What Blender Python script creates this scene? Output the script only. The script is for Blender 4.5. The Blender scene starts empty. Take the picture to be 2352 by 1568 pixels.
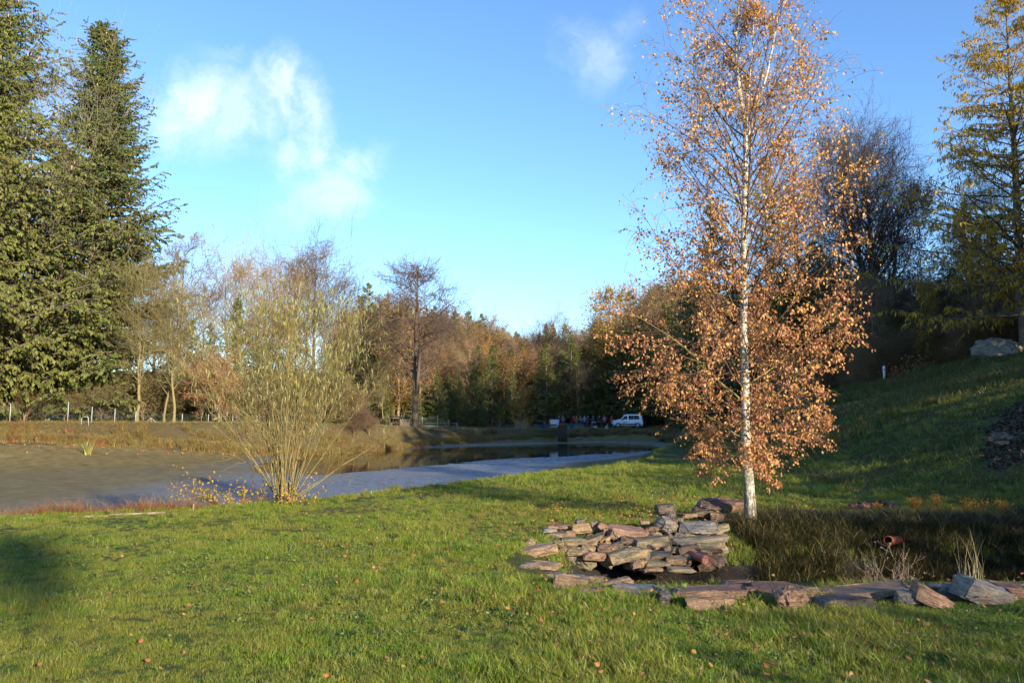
import bpy, bmesh, math, random
import numpy as np
from mathutils import Vector, Matrix, Euler

R = math.radians
rs = np.random.RandomState(7)
random.seed(7)
sc = bpy.context.scene
col = sc.collection

# ------------------------------------------------------------------ camera
F, CX, CY = 1800.0, 1176.0, 784.0
PITCH = math.atan(166 / F)
CAM = np.array([0.0, 0.0, 1.6])
cam_data = bpy.data.cameras.new('camera')
cam = bpy.data.objects.new('camera', cam_data)
col.objects.link(cam)
cam.location = CAM
cam.rotation_euler = (math.pi / 2 + PITCH, 0, 0)
cam_data.sensor_width = 36
cam_data.lens = F / 2352 * 36
cam_data.clip_start = 0.1
cam_data.clip_end = 3000
sc.camera = cam

# ------------------------------------------------------------------ sky, sun, exposure
SUN_EL, SUN_AZ = 16.0, 145.0            # degrees; azimuth clockwise from +Y: behind the camera, to the right
EXPOSURE = 1.2
SKY_STRENGTH = 0.13
SUN_STRENGTH = 5.0
sun_dir = Vector((math.sin(R(SUN_AZ)) * math.cos(R(SUN_EL)), math.cos(R(SUN_AZ)) * math.cos(R(SUN_EL)), math.sin(R(SUN_EL))))
sun_data = bpy.data.lights.new('sun', 'SUN')
sun_data.energy = SUN_STRENGTH
sun_data.angle = R(0.5)
sun_data.color = (1.0, 0.85, 0.64)
sun = bpy.data.objects.new('sun', sun_data)
col.objects.link(sun)
sun.rotation_euler = sun_dir.to_track_quat('Z', 'Y').to_euler()
sun.location = (20, -30, 40)
sc.view_settings.view_transform = 'Standard'
sc.view_settings.look = 'None'
sc.view_settings.gamma = 1
sc.view_settings.use_curve_mapping = False
sc.view_settings.exposure = EXPOSURE


class NT:
    """small node-tree writer"""
    def __init__(self, nt):
        self.nt = nt
        nt.nodes.clear()

    def n(self, typ, props=None, **inp):
        nd = self.nt.nodes.new(typ)
        for k, v in (props or {}).items():
            setattr(nd, k, v)
        for k, v in inp.items():
            key = int(k[1:]) if k[0] == 'i' and k[1:].isdigit() else k.replace('_', ' ')
            self.set(nd.inputs[key], v)
        return nd

    def set(self, sock, v):
        if hasattr(v, 'outputs'):
            v = v.outputs[0]
        if isinstance(v, bpy.types.NodeSocket):
            self.nt.links.new(v, sock)
        else:
            if sock.type == 'RGBA' and len(v) == 3:
                v = (*v, 1)
            sock.default_value = v

    def math(self, op, a, b=0.0, clamp=False):
        nd = self.nt.nodes.new('ShaderNodeMath')
        nd.operation = op
        nd.use_clamp = clamp
        self.set(nd.inputs[0], a)
        self.set(nd.inputs[1], b)
        return nd.outputs[0]

    def mix(self, f, a, b, mode='MIX'):
        nd = self.nt.nodes.new('ShaderNodeMix')
        nd.data_type = 'RGBA'
        nd.blend_type = mode
        self.set(nd.inputs[0], f)
        self.set(nd.inputs[6], a)
        self.set(nd.inputs[7], b)
        return nd.outputs[2]

    def noise(self, vec, scale, detail=4, rough=0.55, out=0):
        nd = self.n('ShaderNodeTexNoise', None, Scale=scale, Detail=detail, Roughness=rough)
        if vec is not None:
            self.set(nd.inputs['Vector'], vec)
        return nd.outputs[out]

    def ramp(self, f, stops):
        nd = self.nt.nodes.new('ShaderNodeValToRGB')
        el = nd.color_ramp.elements
        while len(el) < len(stops):
            el.new(0.5)
        for e, (p, c) in zip(el, stops):
            e.position = p
            e.color = (*c, 1) if len(c) == 3 else c
        self.set(nd.inputs[0], f)
        return nd.outputs[0]

    def maprange(self, f, a, b, c=0.0, d=1.0, smooth=True):
        nd = self.n('ShaderNodeMapRange', {'interpolation_type': 'SMOOTHSTEP' if smooth else 'LINEAR'})
        self.set(nd.inputs[0], f)
        for i, v in zip((1, 2, 3, 4), (a, b, c, d)):
            self.set(nd.inputs[i], v)
        return nd.outputs[0]

    def scalevec(self, v, s):
        nd = self.n('ShaderNodeVectorMath', {'operation': 'MULTIPLY'})
        self.set(nd.inputs[0], v)
        nd.inputs[1].default_value = s
        return nd.outputs[0]


world = bpy.data.worlds.new('World')
sc.world = world
world.use_nodes = True
w = NT(world.node_tree)
sky = w.n('ShaderNodeTexSky', {'sky_type': 'NISHITA', 'sun_disc': False, 'sun_elevation': R(SUN_EL), 'sun_rotation': R(SUN_AZ),
                               'altitude': 500, 'air_density': 1.0, 'dust_density': 0.3, 'ozone_density': 2.2})
tint = w.mix(1.0, sky, (0.71, 0.90, 1.10), 'MULTIPLY')
tc = w.n('ShaderNodeTexCoord')
sep = w.n('ShaderNodeSeparateXYZ', None, i0=tc.outputs['Generated'])
yy = w.math('MAXIMUM', sep.outputs[1], 0.05)
ca = w.math('DIVIDE', sep.outputs[0], yy)
ce = w.math('DIVIDE', sep.outputs[2], yy)
cv = w.n('ShaderNodeCombineXYZ', None, X=ca, Y=ce)
warp = w.n('ShaderNodeVectorMath', {'operation': 'MULTIPLY_ADD'})
w.set(warp.inputs[0], w.noise(cv, 5.5, 9, 0.66, 1))
warp.inputs[1].default_value = (0.17, 0.17, 0)
w.set(warp.inputs[2], cv)
wsub = w.n('ShaderNodeVectorMath', {'operation': 'SUBTRACT'})
w.set(wsub.inputs[0], warp)
wsub.inputs[1].default_value = (0.085, 0.085, 0)


def sky_blob(px, py, rx, ry, rot, amp):
    """soft cloud lobe around one direction of the sky; px, py are only used here to work out that direction"""
    b = (CY - py) / F
    dy = math.cos(PITCH) - b * math.sin(PITCH)
    cxx, cyy = (px - CX) / F / dy, (math.sin(PITCH) + b * math.cos(PITCH)) / dy
    mp = w.n('ShaderNodeMapping', {'vector_type': 'TEXTURE'})
    w.set(mp.inputs[0], wsub)
    mp.inputs[1].default_value = (cxx, cyy, 0)
    mp.inputs[2].default_value = (0, 0, R(rot))
    mp.inputs[3].default_value = (rx / F, ry / F, 1)
    ln = w.n('ShaderNodeVectorMath', {'operation': 'LENGTH'})
    w.set(ln.inputs[0], mp)
    return w.maprange(ln.outputs['Value'], 1.0, 0.15, 0.0, amp)


blobs = [sky_blob(430, 235, 145, 170, -20, 0.85), sky_blob(560, 260, 180, 150, 15, 0.6), sky_blob(665, 210, 130, 175, 30, 0.95),
         sky_blob(700, 340, 130, 120, -40, 0.85), sky_blob(810, 375, 115, 80, 20, 0.6), sky_blob(740, 455, 150, 105, 15, 0.65),
         sky_blob(670, 500, 90, 70, 0, 0.4), sky_blob(1350, 110, 110, 130, 30, 0.36), sky_blob(1420, 50, 90, 70, 30, 0.16), sky_blob(500, 110, 120, 45, -10, 0.16)]
acc = blobs[0]
for bb in blobs[1:]:
    acc = w.math('MAXIMUM', acc, bb)
wisp = w.maprange(w.noise(w.scalevec(wsub, (7.5, 5.0, 1)), 1.5, 9, 0.62), 0.34, 0.66)
cloud = w.math('MULTIPLY', acc, w.math('MULTIPLY_ADD', wisp, 0.85), True)
cl = w.nt.nodes[-1]
cl = [x for x in w.nt.nodes if x.bl_idname == 'ShaderNodeMath' and x.operation == 'MULTIPLY_ADD'][-1]
cl.inputs[2].default_value = 0.08
front = w.math('GREATER_THAN', sep.outputs[1], 0.06)
cloud = w.math('MULTIPLY', cloud, front)
skyc = w.mix(cloud, tint, (4.1, 4.5, 5.0))
bg = w.n('ShaderNodeBackground', None, Color=skyc, Strength=SKY_STRENGTH)
w.n('ShaderNodeOutputWorld', None, Surface=bg)


# ------------------------------------------------------------------ helpers
def at(px, py, Y):
    b = (CY - py) / F
    dy = math.cos(PITCH) - b * math.sin(PITCH)
    dz = math.sin(PITCH) + b * math.cos(PITCH)
    return np.array([(px - CX) / F * Y / dy, Y, CAM[2] + dz * Y / dy])


def make_mesh(name, V, polys, smooth=False):
    me = bpy.data.meshes.new(name)
    V = np.ascontiguousarray(V, np.float32)
    polys = [np.asarray(p, np.int32) for p in polys if len(p)]
    me.vertices.add(len(V))
    me.vertices.foreach_set('co', V.ravel())
    nl = sum(p.size for p in polys)
    npoly = sum(len(p) for p in polys)
    me.loops.add(nl)
    me.polygons.add(npoly)
    me.loops.foreach_set('vertex_index', np.concatenate([p.ravel() for p in polys]))
    tot = np.concatenate([np.full(len(p), p.shape[1], np.int32) for p in polys])
    start = np.concatenate([[0], np.cumsum(tot)[:-1]]).astype(np.int32)
    me.polygons.foreach_set('loop_start', start)
    me.polygons.foreach_set('loop_total', tot)
    if smooth:
        me.polygons.foreach_set('use_smooth', np.ones(npoly, bool))
    me.update(calc_edges=True)
    return me


class Geo:
    """collects vertices and faces"""
    def __init__(self):
        self.V, self.P, self.n = [], [], 0

    def add(self, V, *polys):
        V = np.asarray(V, float).reshape(-1, 3)
        for p in polys:
            p = np.asarray(p, np.int64)
            if len(p):
                self.P.append(p + self.n)
        self.V.append(V)
        self.n += len(V)
        return self

    def mesh(self, name, mat=None, smooth=False):
        me = make_mesh(name, np.concatenate(self.V), self.P, smooth)
        if mat:
            me.materials.append(mat)
        return me

    def tris(self):
        return sum(len(p) * (p.shape[1] - 2) for p in self.P)


def props(o, label=None, cat=None, group=None, kind=None):
    if label: o['label'] = label
    if cat: o['category'] = cat
    if group: o['group'] = group
    if kind: o['kind'] = kind
    return o


def link(name, me, parent=None, loc=None):
    o = bpy.data.objects.new(name, me)
    col.objects.link(o)
    if parent is not None:
        o.parent = parent
    if loc is not None:
        o.location = loc
    return o


def part(name, geo, mat, parent, smooth=False, kind=None):
    o = link(name, geo.mesh(name, mat, smooth), parent)
    if kind: o['kind'] = kind
    return o


def thing(name, label, cat, loc=(0, 0, 0), rz=0, group=None):
    o = bpy.data.objects.new(name, None)
    col.objects.link(o)
    o.location = loc
    o.rotation_euler = (0, 0, rz)
    o.empty_display_size = 0.2
    return props(o, label, cat, group)


def copy_tree(o, parent=None):
    c = o.copy()
    col.objects.link(c)
    if parent is not None:
        c.parent = parent
    for ch in KIDS.get(o.name) or list(o.children):
        copy_tree(ch, c)
    return c


KIDS = {}


def unit(v):
    return v / np.maximum(np.linalg.norm(v, axis=-1, keepdims=True), 1e-9)


def frames(T):
    ref = np.where(np.abs(T[..., 2:3]) > 0.9, np.array([1.0, 0, 0]), np.array([0, 0, 1.0]))
    U = unit(np.cross(T, ref))
    return U, np.cross(T, U)


def tubes(P, Rd, k=3, cap=False):
    """P (n,m,3) polylines, Rd (n,m) radii -> verts, quads"""
    P = np.asarray(P, float)
    Rd = np.asarray(Rd, float)
    n, m, _ = P.shape
    T = unit(np.gradient(P, axis=1))
    U, Vv = frames(T)
    a = np.arange(k) * 2 * math.pi / k
    ring = P[:, :, None] + Rd[:, :, None, None] * (np.cos(a)[:, None] * U[:, :, None] + np.sin(a)[:, None] * Vv[:, :, None])
    V = ring.reshape(-1, 3)
    idx = np.arange(n * m * k).reshape(n, m, k)
    A = idx[:, :-1]
    B = idx[:, 1:]
    q = np.stack([A, np.roll(A, -1, 2), np.roll(B, -1, 2), B], -1).reshape(-1, 4)
    if cap:
        return V, q, idx[:, 0, ::-1].reshape(-1, k), idx[:, -1].reshape(-1, k)
    return V, q


def kids(P, Rd, n, t0, t1, length, ang, up=0.2, m=4, wig=0.12, rfrac=0.5, rtip=0.25, flat=None, shape=None, rmin=0.0, updir=None):
    """grow n children on each parent polyline"""
    N, M, _ = P.shape
    t = t0 + (t1 - t0) * (np.arange(n)[None] + rs.rand(N, n)) / n
    f = t * (M - 1)
    i = np.clip(f.astype(int), 0, M - 2)
    fr = (f - i)[..., None]
    ar = np.arange(N)[:, None]
    p0 = P[ar, i] * (1 - fr) + P[ar, i + 1] * fr
    T = unit(P[ar, i + 1] - P[ar, i])
    r0 = Rd[ar, i] * (1 - fr[..., 0]) + Rd[ar, i + 1] * fr[..., 0]
    plen = np.linalg.norm(np.diff(P, axis=1), axis=2).sum(1)[:, None]
    U, Vv = frames(T)
    if flat is None:
        ph = rs.rand(N, n) * 2 * math.pi
    else:
        ph = np.where(rs.rand(N, n) < 0.5, 0, math.pi) + rs.randn(N, n) * flat
    a = R(1) * (ang[0] + (ang[1] - ang[0]) * rs.rand(N, n))
    d = np.cos(a)[..., None] * T + np.sin(a)[..., None] * (np.cos(ph)[..., None] * U + np.sin(ph)[..., None] * Vv)
    L = length * plen * (0.7 + 0.6 * rs.rand(N, n))
    if shape is not None:
        L = L * shape(t)
    Q = np.zeros((N, n, m, 3))
    Q[:, :, 0] = p0
    upv = np.array([0, 0, 1.0]) if updir is None else np.array(updir)
    for j in range(1, m):
        Q[:, :, j] = Q[:, :, j - 1] + d * (L / (m - 1))[..., None]
        d = unit(d + upv * up / (m - 1) * 2 + rs.randn(N, n, 3) * wig)
    rr = np.maximum(r0 * rfrac, rmin)[..., None] * np.linspace(1, rtip, m)
    return Q.reshape(N * n, m, 3), rr.reshape(N * n, m)


def leaves(pos, d, size, width=0.45, fold=0.15):
    """rhombic folded leaves: pos (n,3), direction d (n,3), size (n,)"""
    d = unit(d)
    rnd = unit(rs.randn(len(pos), 3))
    s = unit(np.cross(d, rnd))
    nn = np.cross(d, s)
    sz = size[:, None]
    mid = pos + d * sz * 0.42 + nn * sz * fold
    V = np.stack([pos, mid + s * sz * width, pos + d * sz, mid - s * sz * width], 1)
    b = np.arange(len(pos))[:, None] * 4
    return V.reshape(-1, 3), np.concatenate([b + [0, 1, 2], b + [0, 2, 3]])


def box(g, c, s, rz=0, rx=0, ry=0):
    c = np.asarray(c, float)
    v = np.array([[x, y, z] for x in (-.5, .5) for y in (-.5, .5) for z in (-.5, .5)]) * np.asarray(s, float)
    M = np.array(Euler((rx, ry, rz)).to_matrix())
    g.add(v @ M.T + c, [[0, 1, 3, 2], [4, 6, 7, 5], [0, 4, 5, 1], [2, 3, 7, 6], [0, 2, 6, 4], [1, 5, 7, 3]])
    return g


def tube(g, pts, r, k=6, cap=True):
    pts = np.asarray(pts, float)
    rr = np.full(len(pts), r, float) if np.isscalar(r) else np.asarray(r, float)
    out = tubes(pts[None], rr[None], k, cap)
    g.add(*out)
    return g


# ------------------------------------------------------------------ materials
def new_mat(name):
    m = bpy.data.materials.new(name)
    m.use_nodes = True
    return m, NT(m.node_tree)


def finish(t, bsdf):
    t.n('ShaderNodeOutputMaterial', None, Surface=bsdf)


def simple(name, c, rough=0.6, metal=0.0, var=0.15, bump=0.0, scale=8.0, spec=0.4):
    m, t = new_mat(name)
    tc = t.n('ShaderNodeTexCoord').outputs['Object']
    nz = t.noise(tc, scale, 6, 0.6)
    lo = tuple(x * (1 - var) for x in c)
    hi = tuple(min(1, x * (1 + var)) for x in c)
    cc = t.mix(t.maprange(nz, 0.3, 0.7), lo, hi)
    b = t.n('ShaderNodeBsdfPrincipled', None, Base_Color=cc, Roughness=rough, Metallic=metal)
    b.inputs['Specular IOR Level'].default_value = spec
    if bump:
        bp = t.n('ShaderNodeBump', None, Strength=bump, Distance=0.02, Height=t.noise(tc, scale * 4, 6, 0.65))
        t.set(b.inputs['Normal'], bp)
    finish(t, b)
    return m


def leafmat(name, cols, trans=0.35, rough=0.5, patch=None, spec=0.3, objrand=0.0):
    """colour differs per leaf (per island) and per object"""
    m, t = new_mat(name)
    g = t.n('ShaderNodeNewGeometry')
    stops = [(i / max(1, len(cols) - 1), c) for i, c in enumerate(cols)]
    rnd = g.outputs['Random Per Island']
    if objrand:
        oi = t.n('ShaderNodeObjectInfo')
        rnd = t.math('ADD', t.math('MULTIPLY', rnd, 1 - objrand), t.math('MULTIPLY', oi.outputs['Random'], objrand))
    c = t.ramp(rnd, stops)
    if patch:
        nz = t.noise(g.outputs['Position'], patch[0], 3, 0.5)
        c = t.mix(t.maprange(nz, 0.35, 0.65, 0, patch[2]), c, patch[1])
    b = t.n('ShaderNodeBsdfPrincipled', None, Base_Color=c, Roughness=rough)
    b.inputs['Specular IOR Level'].default_value = spec
    tr = t.n('ShaderNodeBsdfTranslucent', None, Color=c)
    mx = t.n('ShaderNodeMixShader', None, i0=trans, i1=b, i2=tr)
    finish(t, mx)
    return m


def bark(name, c1, c2, scale=(6, 6, 1.2), rough=0.85, bump=0.5, patch=None, ovar=0.0):
    m, t = new_mat(name)
    tc = t.n('ShaderNodeTexCoord').outputs['Object']
    v = t.scalevec(tc, scale)
    nz = t.noise(v, 2.5, 8, 0.65)
    c = t.mix(t.maprange(nz, 0.35, 0.65), c1, c2)
    if patch:
        c = t.mix(t.maprange(t.noise(tc, 1.7, 5, 0.6), 0.5, 0.68, 0, 0.8), c, patch)
    oi = t.n('ShaderNodeObjectInfo')
    sv = t.n('ShaderNodeVectorMath', {'operation': 'SCALE'})
    t.set(sv.inputs[0], c)
    t.set(sv.inputs['Scale'], t.maprange(oi.outputs['Random'], 0, 1, 1 - ovar, 1 + ovar, False))
    c = t.mix(t.math('MULTIPLY', t.math('FRACT', t.math('MULTIPLY', oi.outputs['Random'], 13.7)), ovar * 0.9), sv, t.mix(1.0, sv, (1.15, 0.72, 0.55), 'MULTIPLY'))
    b = t.n('ShaderNodeBsdfPrincipled', None, Base_Color=c, Roughness=rough)
    b.inputs['Specular IOR Level'].default_value = 0.2
    bp = t.n('ShaderNodeBump', None, Strength=bump, Distance=0.03, Height=nz)
    t.set(b.inputs['Normal'], bp)
    finish(t, b)
    return m


def objcolor(name, rough=0.7, var=0.25, scale=12, bump=0.2):
    m, t = new_mat(name)
    oi = t.n('ShaderNodeObjectInfo')
    tc = t.n('ShaderNodeTexCoord').outputs['Object']
    nz = t.noise(tc, scale, 5, 0.6)
    k = t.maprange(nz, 0.3, 0.7, 1 - var, 1 + var)
    sv = t.n('ShaderNodeVectorMath', {'operation': 'SCALE'})
    t.set(sv.inputs[0], oi.outputs['Color'])
    t.set(sv.inputs['Scale'], k)
    b = t.n('ShaderNodeBsdfPrincipled', None, Base_Color=sv, Roughness=rough)
    if bump:
        bp = t.n('ShaderNodeBump', None, Strength=bump, Distance=0.01, Height=nz)
        t.set(b.inputs['Normal'], bp)
    finish(t, b)
    return m


# ------------------------------------------------------------------ terrain
WL = -1.6                                            # water level
RIM = np.array([(-70, -2), (-40, 4), (-25, 8), (-14, 11.3), (-8.4, 12.9), (-7.2, 13.3), (-6.0, 13.9), (-4.0, 15.2), (-2.7, 17.6), (-0.9, 20.8), (1.7, 24.8),
                (4.3, 28.6), (6.3, 36), (9.3, 48), (11.6, 57), (15.5, 70), (18.5, 84), (18.5, 97), (10, 96.5), (3.9, 93.5), (-6, 84.5),
                (-13.6, 75), (-17.5, 67), (-24, 61), (-36.6, 57), (-60, 52), (-90, 46)], float)
WAT = np.array([at(px, py, 1800 * 3.2 / (py - 950.0))[:2] for px, py in
                [(560, 1083), (740, 1087), (850, 1080), (950, 1071), (1080, 1058), (1180, 1051), (1330, 1044), (1480, 1036), (1535, 1029), (1490, 1020), (1380, 1016),
                 (1250, 1019), (1130, 1022), (1050, 1025), (950, 1029), (850, 1034), (760, 1039), (690, 1046), (610, 1060)]])
CTRL = np.array([(0, 0, 0), (-8.4, 12.9, -.12), (-4, 15.3, -.12), (-.9, 21, -.18), (4.4, 28.7, -.24), (6.5, 36, -.35), (11.4, 56, -.6), (3, 10, -.03), (6, 8, -.02),
                 (4, 20, -.1), (9, 30, -.2), (18, 100, -.34), (3.9, 95, -.28), (-6, 85, -.08), (-13.6, 75, .40), (-17.5, 67, .80), (-24, 61, .90), (-36.6, 57, .95),
                 (-60, 52, .95), (-36, 75, 1.2), (-15, 105, .6), (10, 120, .4), (30, 110, 1.5), (-20, 85, .7), (0, 110, .2), (0, -30, 0), (-30, 0, -.2), (-15, 9, -.12),
                 (30, 60, .3), (40, 20, .2), (20, 0, 0), (-60, 80, 1.5)], float)


def poly_dist(x, y, poly):
    """signed distance, positive inside"""
    p = np.stack([x, y], -1)
    best = np.full(x.shape, 1e9)
    inside = np.zeros(x.shape, bool)
    n = len(poly)
    for i in range(n):
        a, b = poly[i], poly[(i + 1) % n]
        ab = b - a
        t = np.clip(((p - a) @ ab) / (ab @ ab), 0, 1)
        d = np.linalg.norm(p - a - t[..., None] * ab, axis=-1)
        best = np.minimum(best, d)
        cond = ((a[1] > y) != (b[1] > y))
        with np.errstate(divide='ignore', invalid='ignore'):
            xi = (b[0] - a[0]) * (y - a[1]) / (b[1] - a[1] + 1e-12) + a[0]
        inside ^= cond & (x < xi)
    return np.where(inside, best, -best)


def vnoise(x, y, s, seed=0):
    """cheap smooth value noise in -1..1"""
    x = x / s + seed * 17.3
    y = y / s + seed * 5.1
    xi, yi = np.floor(x), np.floor(y)
    fx, fy = x - xi, y - yi
    fx = fx * fx * (3 - 2 * fx)
    fy = fy * fy * (3 - 2 * fy)

    def h(a, b):
        v = np.sin(a * 127.1 + b * 311.7 + seed * 3.3) * 43758.5453
        return (v - np.floor(v)) * 2 - 1
    return (h(xi, yi) * (1 - fx) + h(xi + 1, yi) * fx) * (1 - fy) + (h(xi, yi + 1) * (1 - fx) + h(xi + 1, yi + 1) * fx) * fy


def sstep(a, b, x):
    t = np.clip((x - a) / (b - a), 0, 1)
    return t * t * (3 - 2 * t)


def far_side(x, y):
    """1 on the far and left shore of the pond, 0 on the camera's side"""
    return sstep(4, 16, y - np.interp(x, [-40, -20, -10, 0, 8, 16], [36, 34, 38, 46, 58, 74]))


def rim_d(x, y):
    return poly_dist(x, y, RIM) + 0.25 * vnoise(x, y, 2.2, 3) + 0.35 * vnoise(x, y, 6, 4) * sstep(25, 50, y)


def hill(x, y):
    toe = np.interp(y, [-40, 8, 12, 20, 30, 45, 56, 75, 110], [11, 8.2, 7.2, 6.8, 7.2, 9, 11.5, 18, 24])
    cx = np.interp(y, [-40, 20, 30, 36, 38, 40, 42, 45, 52, 60, 75, 110], [27, 26, 25, 23.8, 22.4, 21.0, 19.8, 18.6, 18.2, 18.2, 20.5, 45])
    cz = np.interp(y, [-40, 20, 30, 36, 38, 40, 42, 45, 52, 60, 75, 110], [7.5, 6.3, 5.6, 5.05, 4.7, 4.25, 3.8, 3.1, 2.4, 1.9, 1.0, 6])
    u = np.clip((x - toe) / (cx - toe), 0, 50)
    s = u / (1 + u ** 6) ** (1 / 6.) * sstep(0, 0.35, u) ** 0.5
    return cz * s + 0.05 * np.clip(x - cx, 0, 60)


def ditch(x, y):
    yn = 8.12 - 0.06 * np.sin(x * 0.9)
    yf = 11.7 + 0.12 * np.sin(x * 1.3)
    d = np.minimum(sstep(0, 0.45, y - yn), sstep(0, 1.7, yf - y))
    d = d * sstep(0.0, 1.3, x - 0.0 - 0.15 * (y - 9.5) ** 2) * sstep(0, 3, 13 - x)
    return d


def ground(x, y, detail=True):
    x = np.asarray(x, float)
    y = np.asarray(y, float)
    num = np.zeros(x.shape)
    den = np.zeros(x.shape)
    for cx, cy, cz in CTRL:
        wgt = 1 / ((x - cx) ** 2 + (y - cy) ** 2 + 6.0) ** 1.8
        num += wgt * cz
        den += wgt
    base = num / den
    base = base + 12 * sstep(118, 210, y) + 4 * sstep(80, 180, np.abs(x + 10)) * sstep(40, 100, y)
    d = rim_d(x, y)
    dw = -poly_dist(x, y, WAT)                      # distance outside the water
    far = far_side(x, y)
    p = 5.0 - 2.6 * far
    t = np.clip(dw, 0, None) / (np.clip(dw, 0, None) + np.clip(d, 0, None) + 1e-6)
    zin = WL + 0.0 + (base - WL) * t ** p
    zin = np.where(dw < 0, WL - 0.25 * sstep(0, 3, -dw), zin)
    # near flats stand hardly above the water
    zin = zin + 0.035 * sstep(0, 1.5, dw)
    z = np.where(d > 0, zin, base)
    z = z + hill(x, y)
    z = z - 0.8 * ditch(x, y)
    if detail:
        lawn = (d < 0)
        z = z + np.where(lawn, (0.02 * vnoise(x, y, 1.1, 1) + 0.045 * vnoise(x, y, 3.3, 2)) * (1 - 0.8 * sstep(2.5, 0.5, np.abs(y - 8.6)) * sstep(-1.5, 0, x)) - 0.05 * sstep(1.0, 0.5, np.abs(y - 7.95)) * sstep(-.4, .6, x), 0.012 * vnoise(x, y, 0.9, 5) + 0.015 * vnoise(x, y, 2.7, 6))
        z = z + 0.25 * vnoise(x, y, 11, 8) * sstep(95, 130, y)
        z = z - 0.5 * np.exp(-((x + 2.6) ** 2 * 0.02 + (y - 101) ** 2 * 0.05)) * 0
    return z


def gz(x, y):
    return float(ground(np.array([x]), np.array([y]))[0])


def axis(segs):
    out = [segs[0][0]]
    for a, b, s0, s1 in segs:
        p = a
        while p < b - 1e-6:
            f = (p - a) / (b - a)
            p += s0 + (s1 - s0) * f
            out.append(min(p, b))
    return np.array(sorted(set(np.round(out, 4))))


gx = axis([(-700, -100, 90, 25), (-100, -45, 5, 1.5), (-45, -12, 0.8, 0.3), (-12, 9, 0.17, 0.17), (9, 26, 0.3, 0.5), (26, 60, 1.2, 4), (60, 700, 20, 90)])
gy = axis([(-300, -30, 60, 8), (-30, 2, 4, 0.5), (2, 18, 0.16, 0.16), (18, 40, 0.3, 0.5), (40, 110, 0.6, 0.9), (110, 220, 3, 8), (220, 900, 20, 90)])
GX, GY = np.meshgrid(gx, gy, indexing='ij')
GZ = ground(GX, GY)
RD = rim_d(GX, GY)
idx = np.arange(GX.size).reshape(GX.shape)
quads = np.stack([idx[:-1, :-1], idx[1:, :-1], idx[1:, 1:], idx[:-1, 1:]], -1)
cxs = (GX[:-1, :-1] + GX[1:, 1:]) / 2
cys = (GY[:-1, :-1] + GY[1:, 1:]) / 2
rdc = (RD[:-1, :-1] + RD[1:, 1:]) / 2
czs = (GZ[:-1, :-1] + GZ[1:, 1:]) / 2
fsc = far_side(cxs, cys)
farb = fsc > 0.4
# grass reaches down the far banks before the mud begins
bank_w = np.interp(cxs, [-60, -20, -12, -5, 10, 20], [6.0, 5.5, 4.5, 3.2, 2.6, 2.2]) + 0.6 * vnoise(cxs, cys, 3, 9)
is_mud = (rdc > 0) & ~(farb & (rdc < bank_w)) & ~(~farb & (rdc < 0.7))
V_all = np.stack([GX, GY, GZ], -1).reshape(-1, 3)


def sub_sheet(mask):
    q = quads[mask].reshape(-1, 4)
    used, inv = np.unique(q, return_inverse=True)
    return V_all[used], inv.reshape(-1, 4)


# ground materials
def ground_mat(name, fn):
    m, t = new_mat(name)
    g = t.n('ShaderNodeNewGeometry')
    b = t.n('ShaderNodeBsdfPrincipled')
    fn(t, g.outputs['Position'], b)
    finish(t, b)
    return m


def f_lawn(t, P, b):
    n1 = t.noise(P, 0.8, 5, 0.6)
    n2 = t.noise(P, 14, 6, 0.7)
    c = t.ramp(n1, [(0.3, (0.035, 0.065, 0.010)), (0.5, (0.055, 0.085, 0.015)), (0.68, (0.08, 0.075, 0.025))])
    c = t.mix(t.maprange(n2, 0.35, 0.7, 0, 0.75), c, (0.05, 0.045, 0.018))
    t.set(b.inputs['Base Color'], c)
    b.inputs['Roughness'].default_value = 0.9
    b.inputs['Specular IOR Level'].default_value = 0.15
    t.set(b.inputs['Normal'], t.n('ShaderNodeBump', None, Strength=0.8, Distance=0.04, Height=t.noise(P, 30, 6, 0.7)))


def f_bank(t, P, b):
    n1 = t.noise(P, 0.6, 5, 0.65)
    n2 = t.noise(P, 6, 6, 0.7)
    c = t.ramp(n1, [(0.3, (0.055, 0.04, 0.018)), (0.5, (0.09, 0.068, 0.026)), (0.7, (0.045, 0.05, 0.015))])
    c = t.mix(t.maprange(n2, 0.4, 0.7, 0, 0.6), c, (0.07, 0.05, 0.025))
    t.set(b.inputs['Base Color'], c)
    b.inputs['Roughness'].default_value = 0.95
    t.set(b.inputs['Normal'], t.n('ShaderNodeBump', None, Strength=0.8, Distance=0.08, Height=t.noise(P, 9, 6, 0.7)))


def f_forest(t, P, b):
    n1 = t.noise(P, 0.5, 5, 0.65)
    c = t.ramp(n1, [(0.3, (0.045, 0.03, 0.015)), (0.55, (0.08, 0.05, 0.022)), (0.7, (0.05, 0.05, 0.02))])
    t.set(b.inputs['Base Color'], c)
    b.inputs['Roughness'].default_value = 0.95
    t.set(b.inputs['Normal'], t.n('ShaderNodeBump', None, Strength=1.0, Distance=0.3, Height=t.noise(P, 3, 6, 0.7)))


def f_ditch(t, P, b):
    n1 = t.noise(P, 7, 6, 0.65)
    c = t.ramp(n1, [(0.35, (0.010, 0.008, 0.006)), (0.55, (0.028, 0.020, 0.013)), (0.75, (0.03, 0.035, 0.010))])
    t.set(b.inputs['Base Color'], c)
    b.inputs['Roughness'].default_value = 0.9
    t.set(b.inputs['Normal'], t.n('ShaderNodeBump', None, Strength=1.0, Distance=0.05, Height=t.noise(P, 22, 6, 0.7)))


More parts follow.
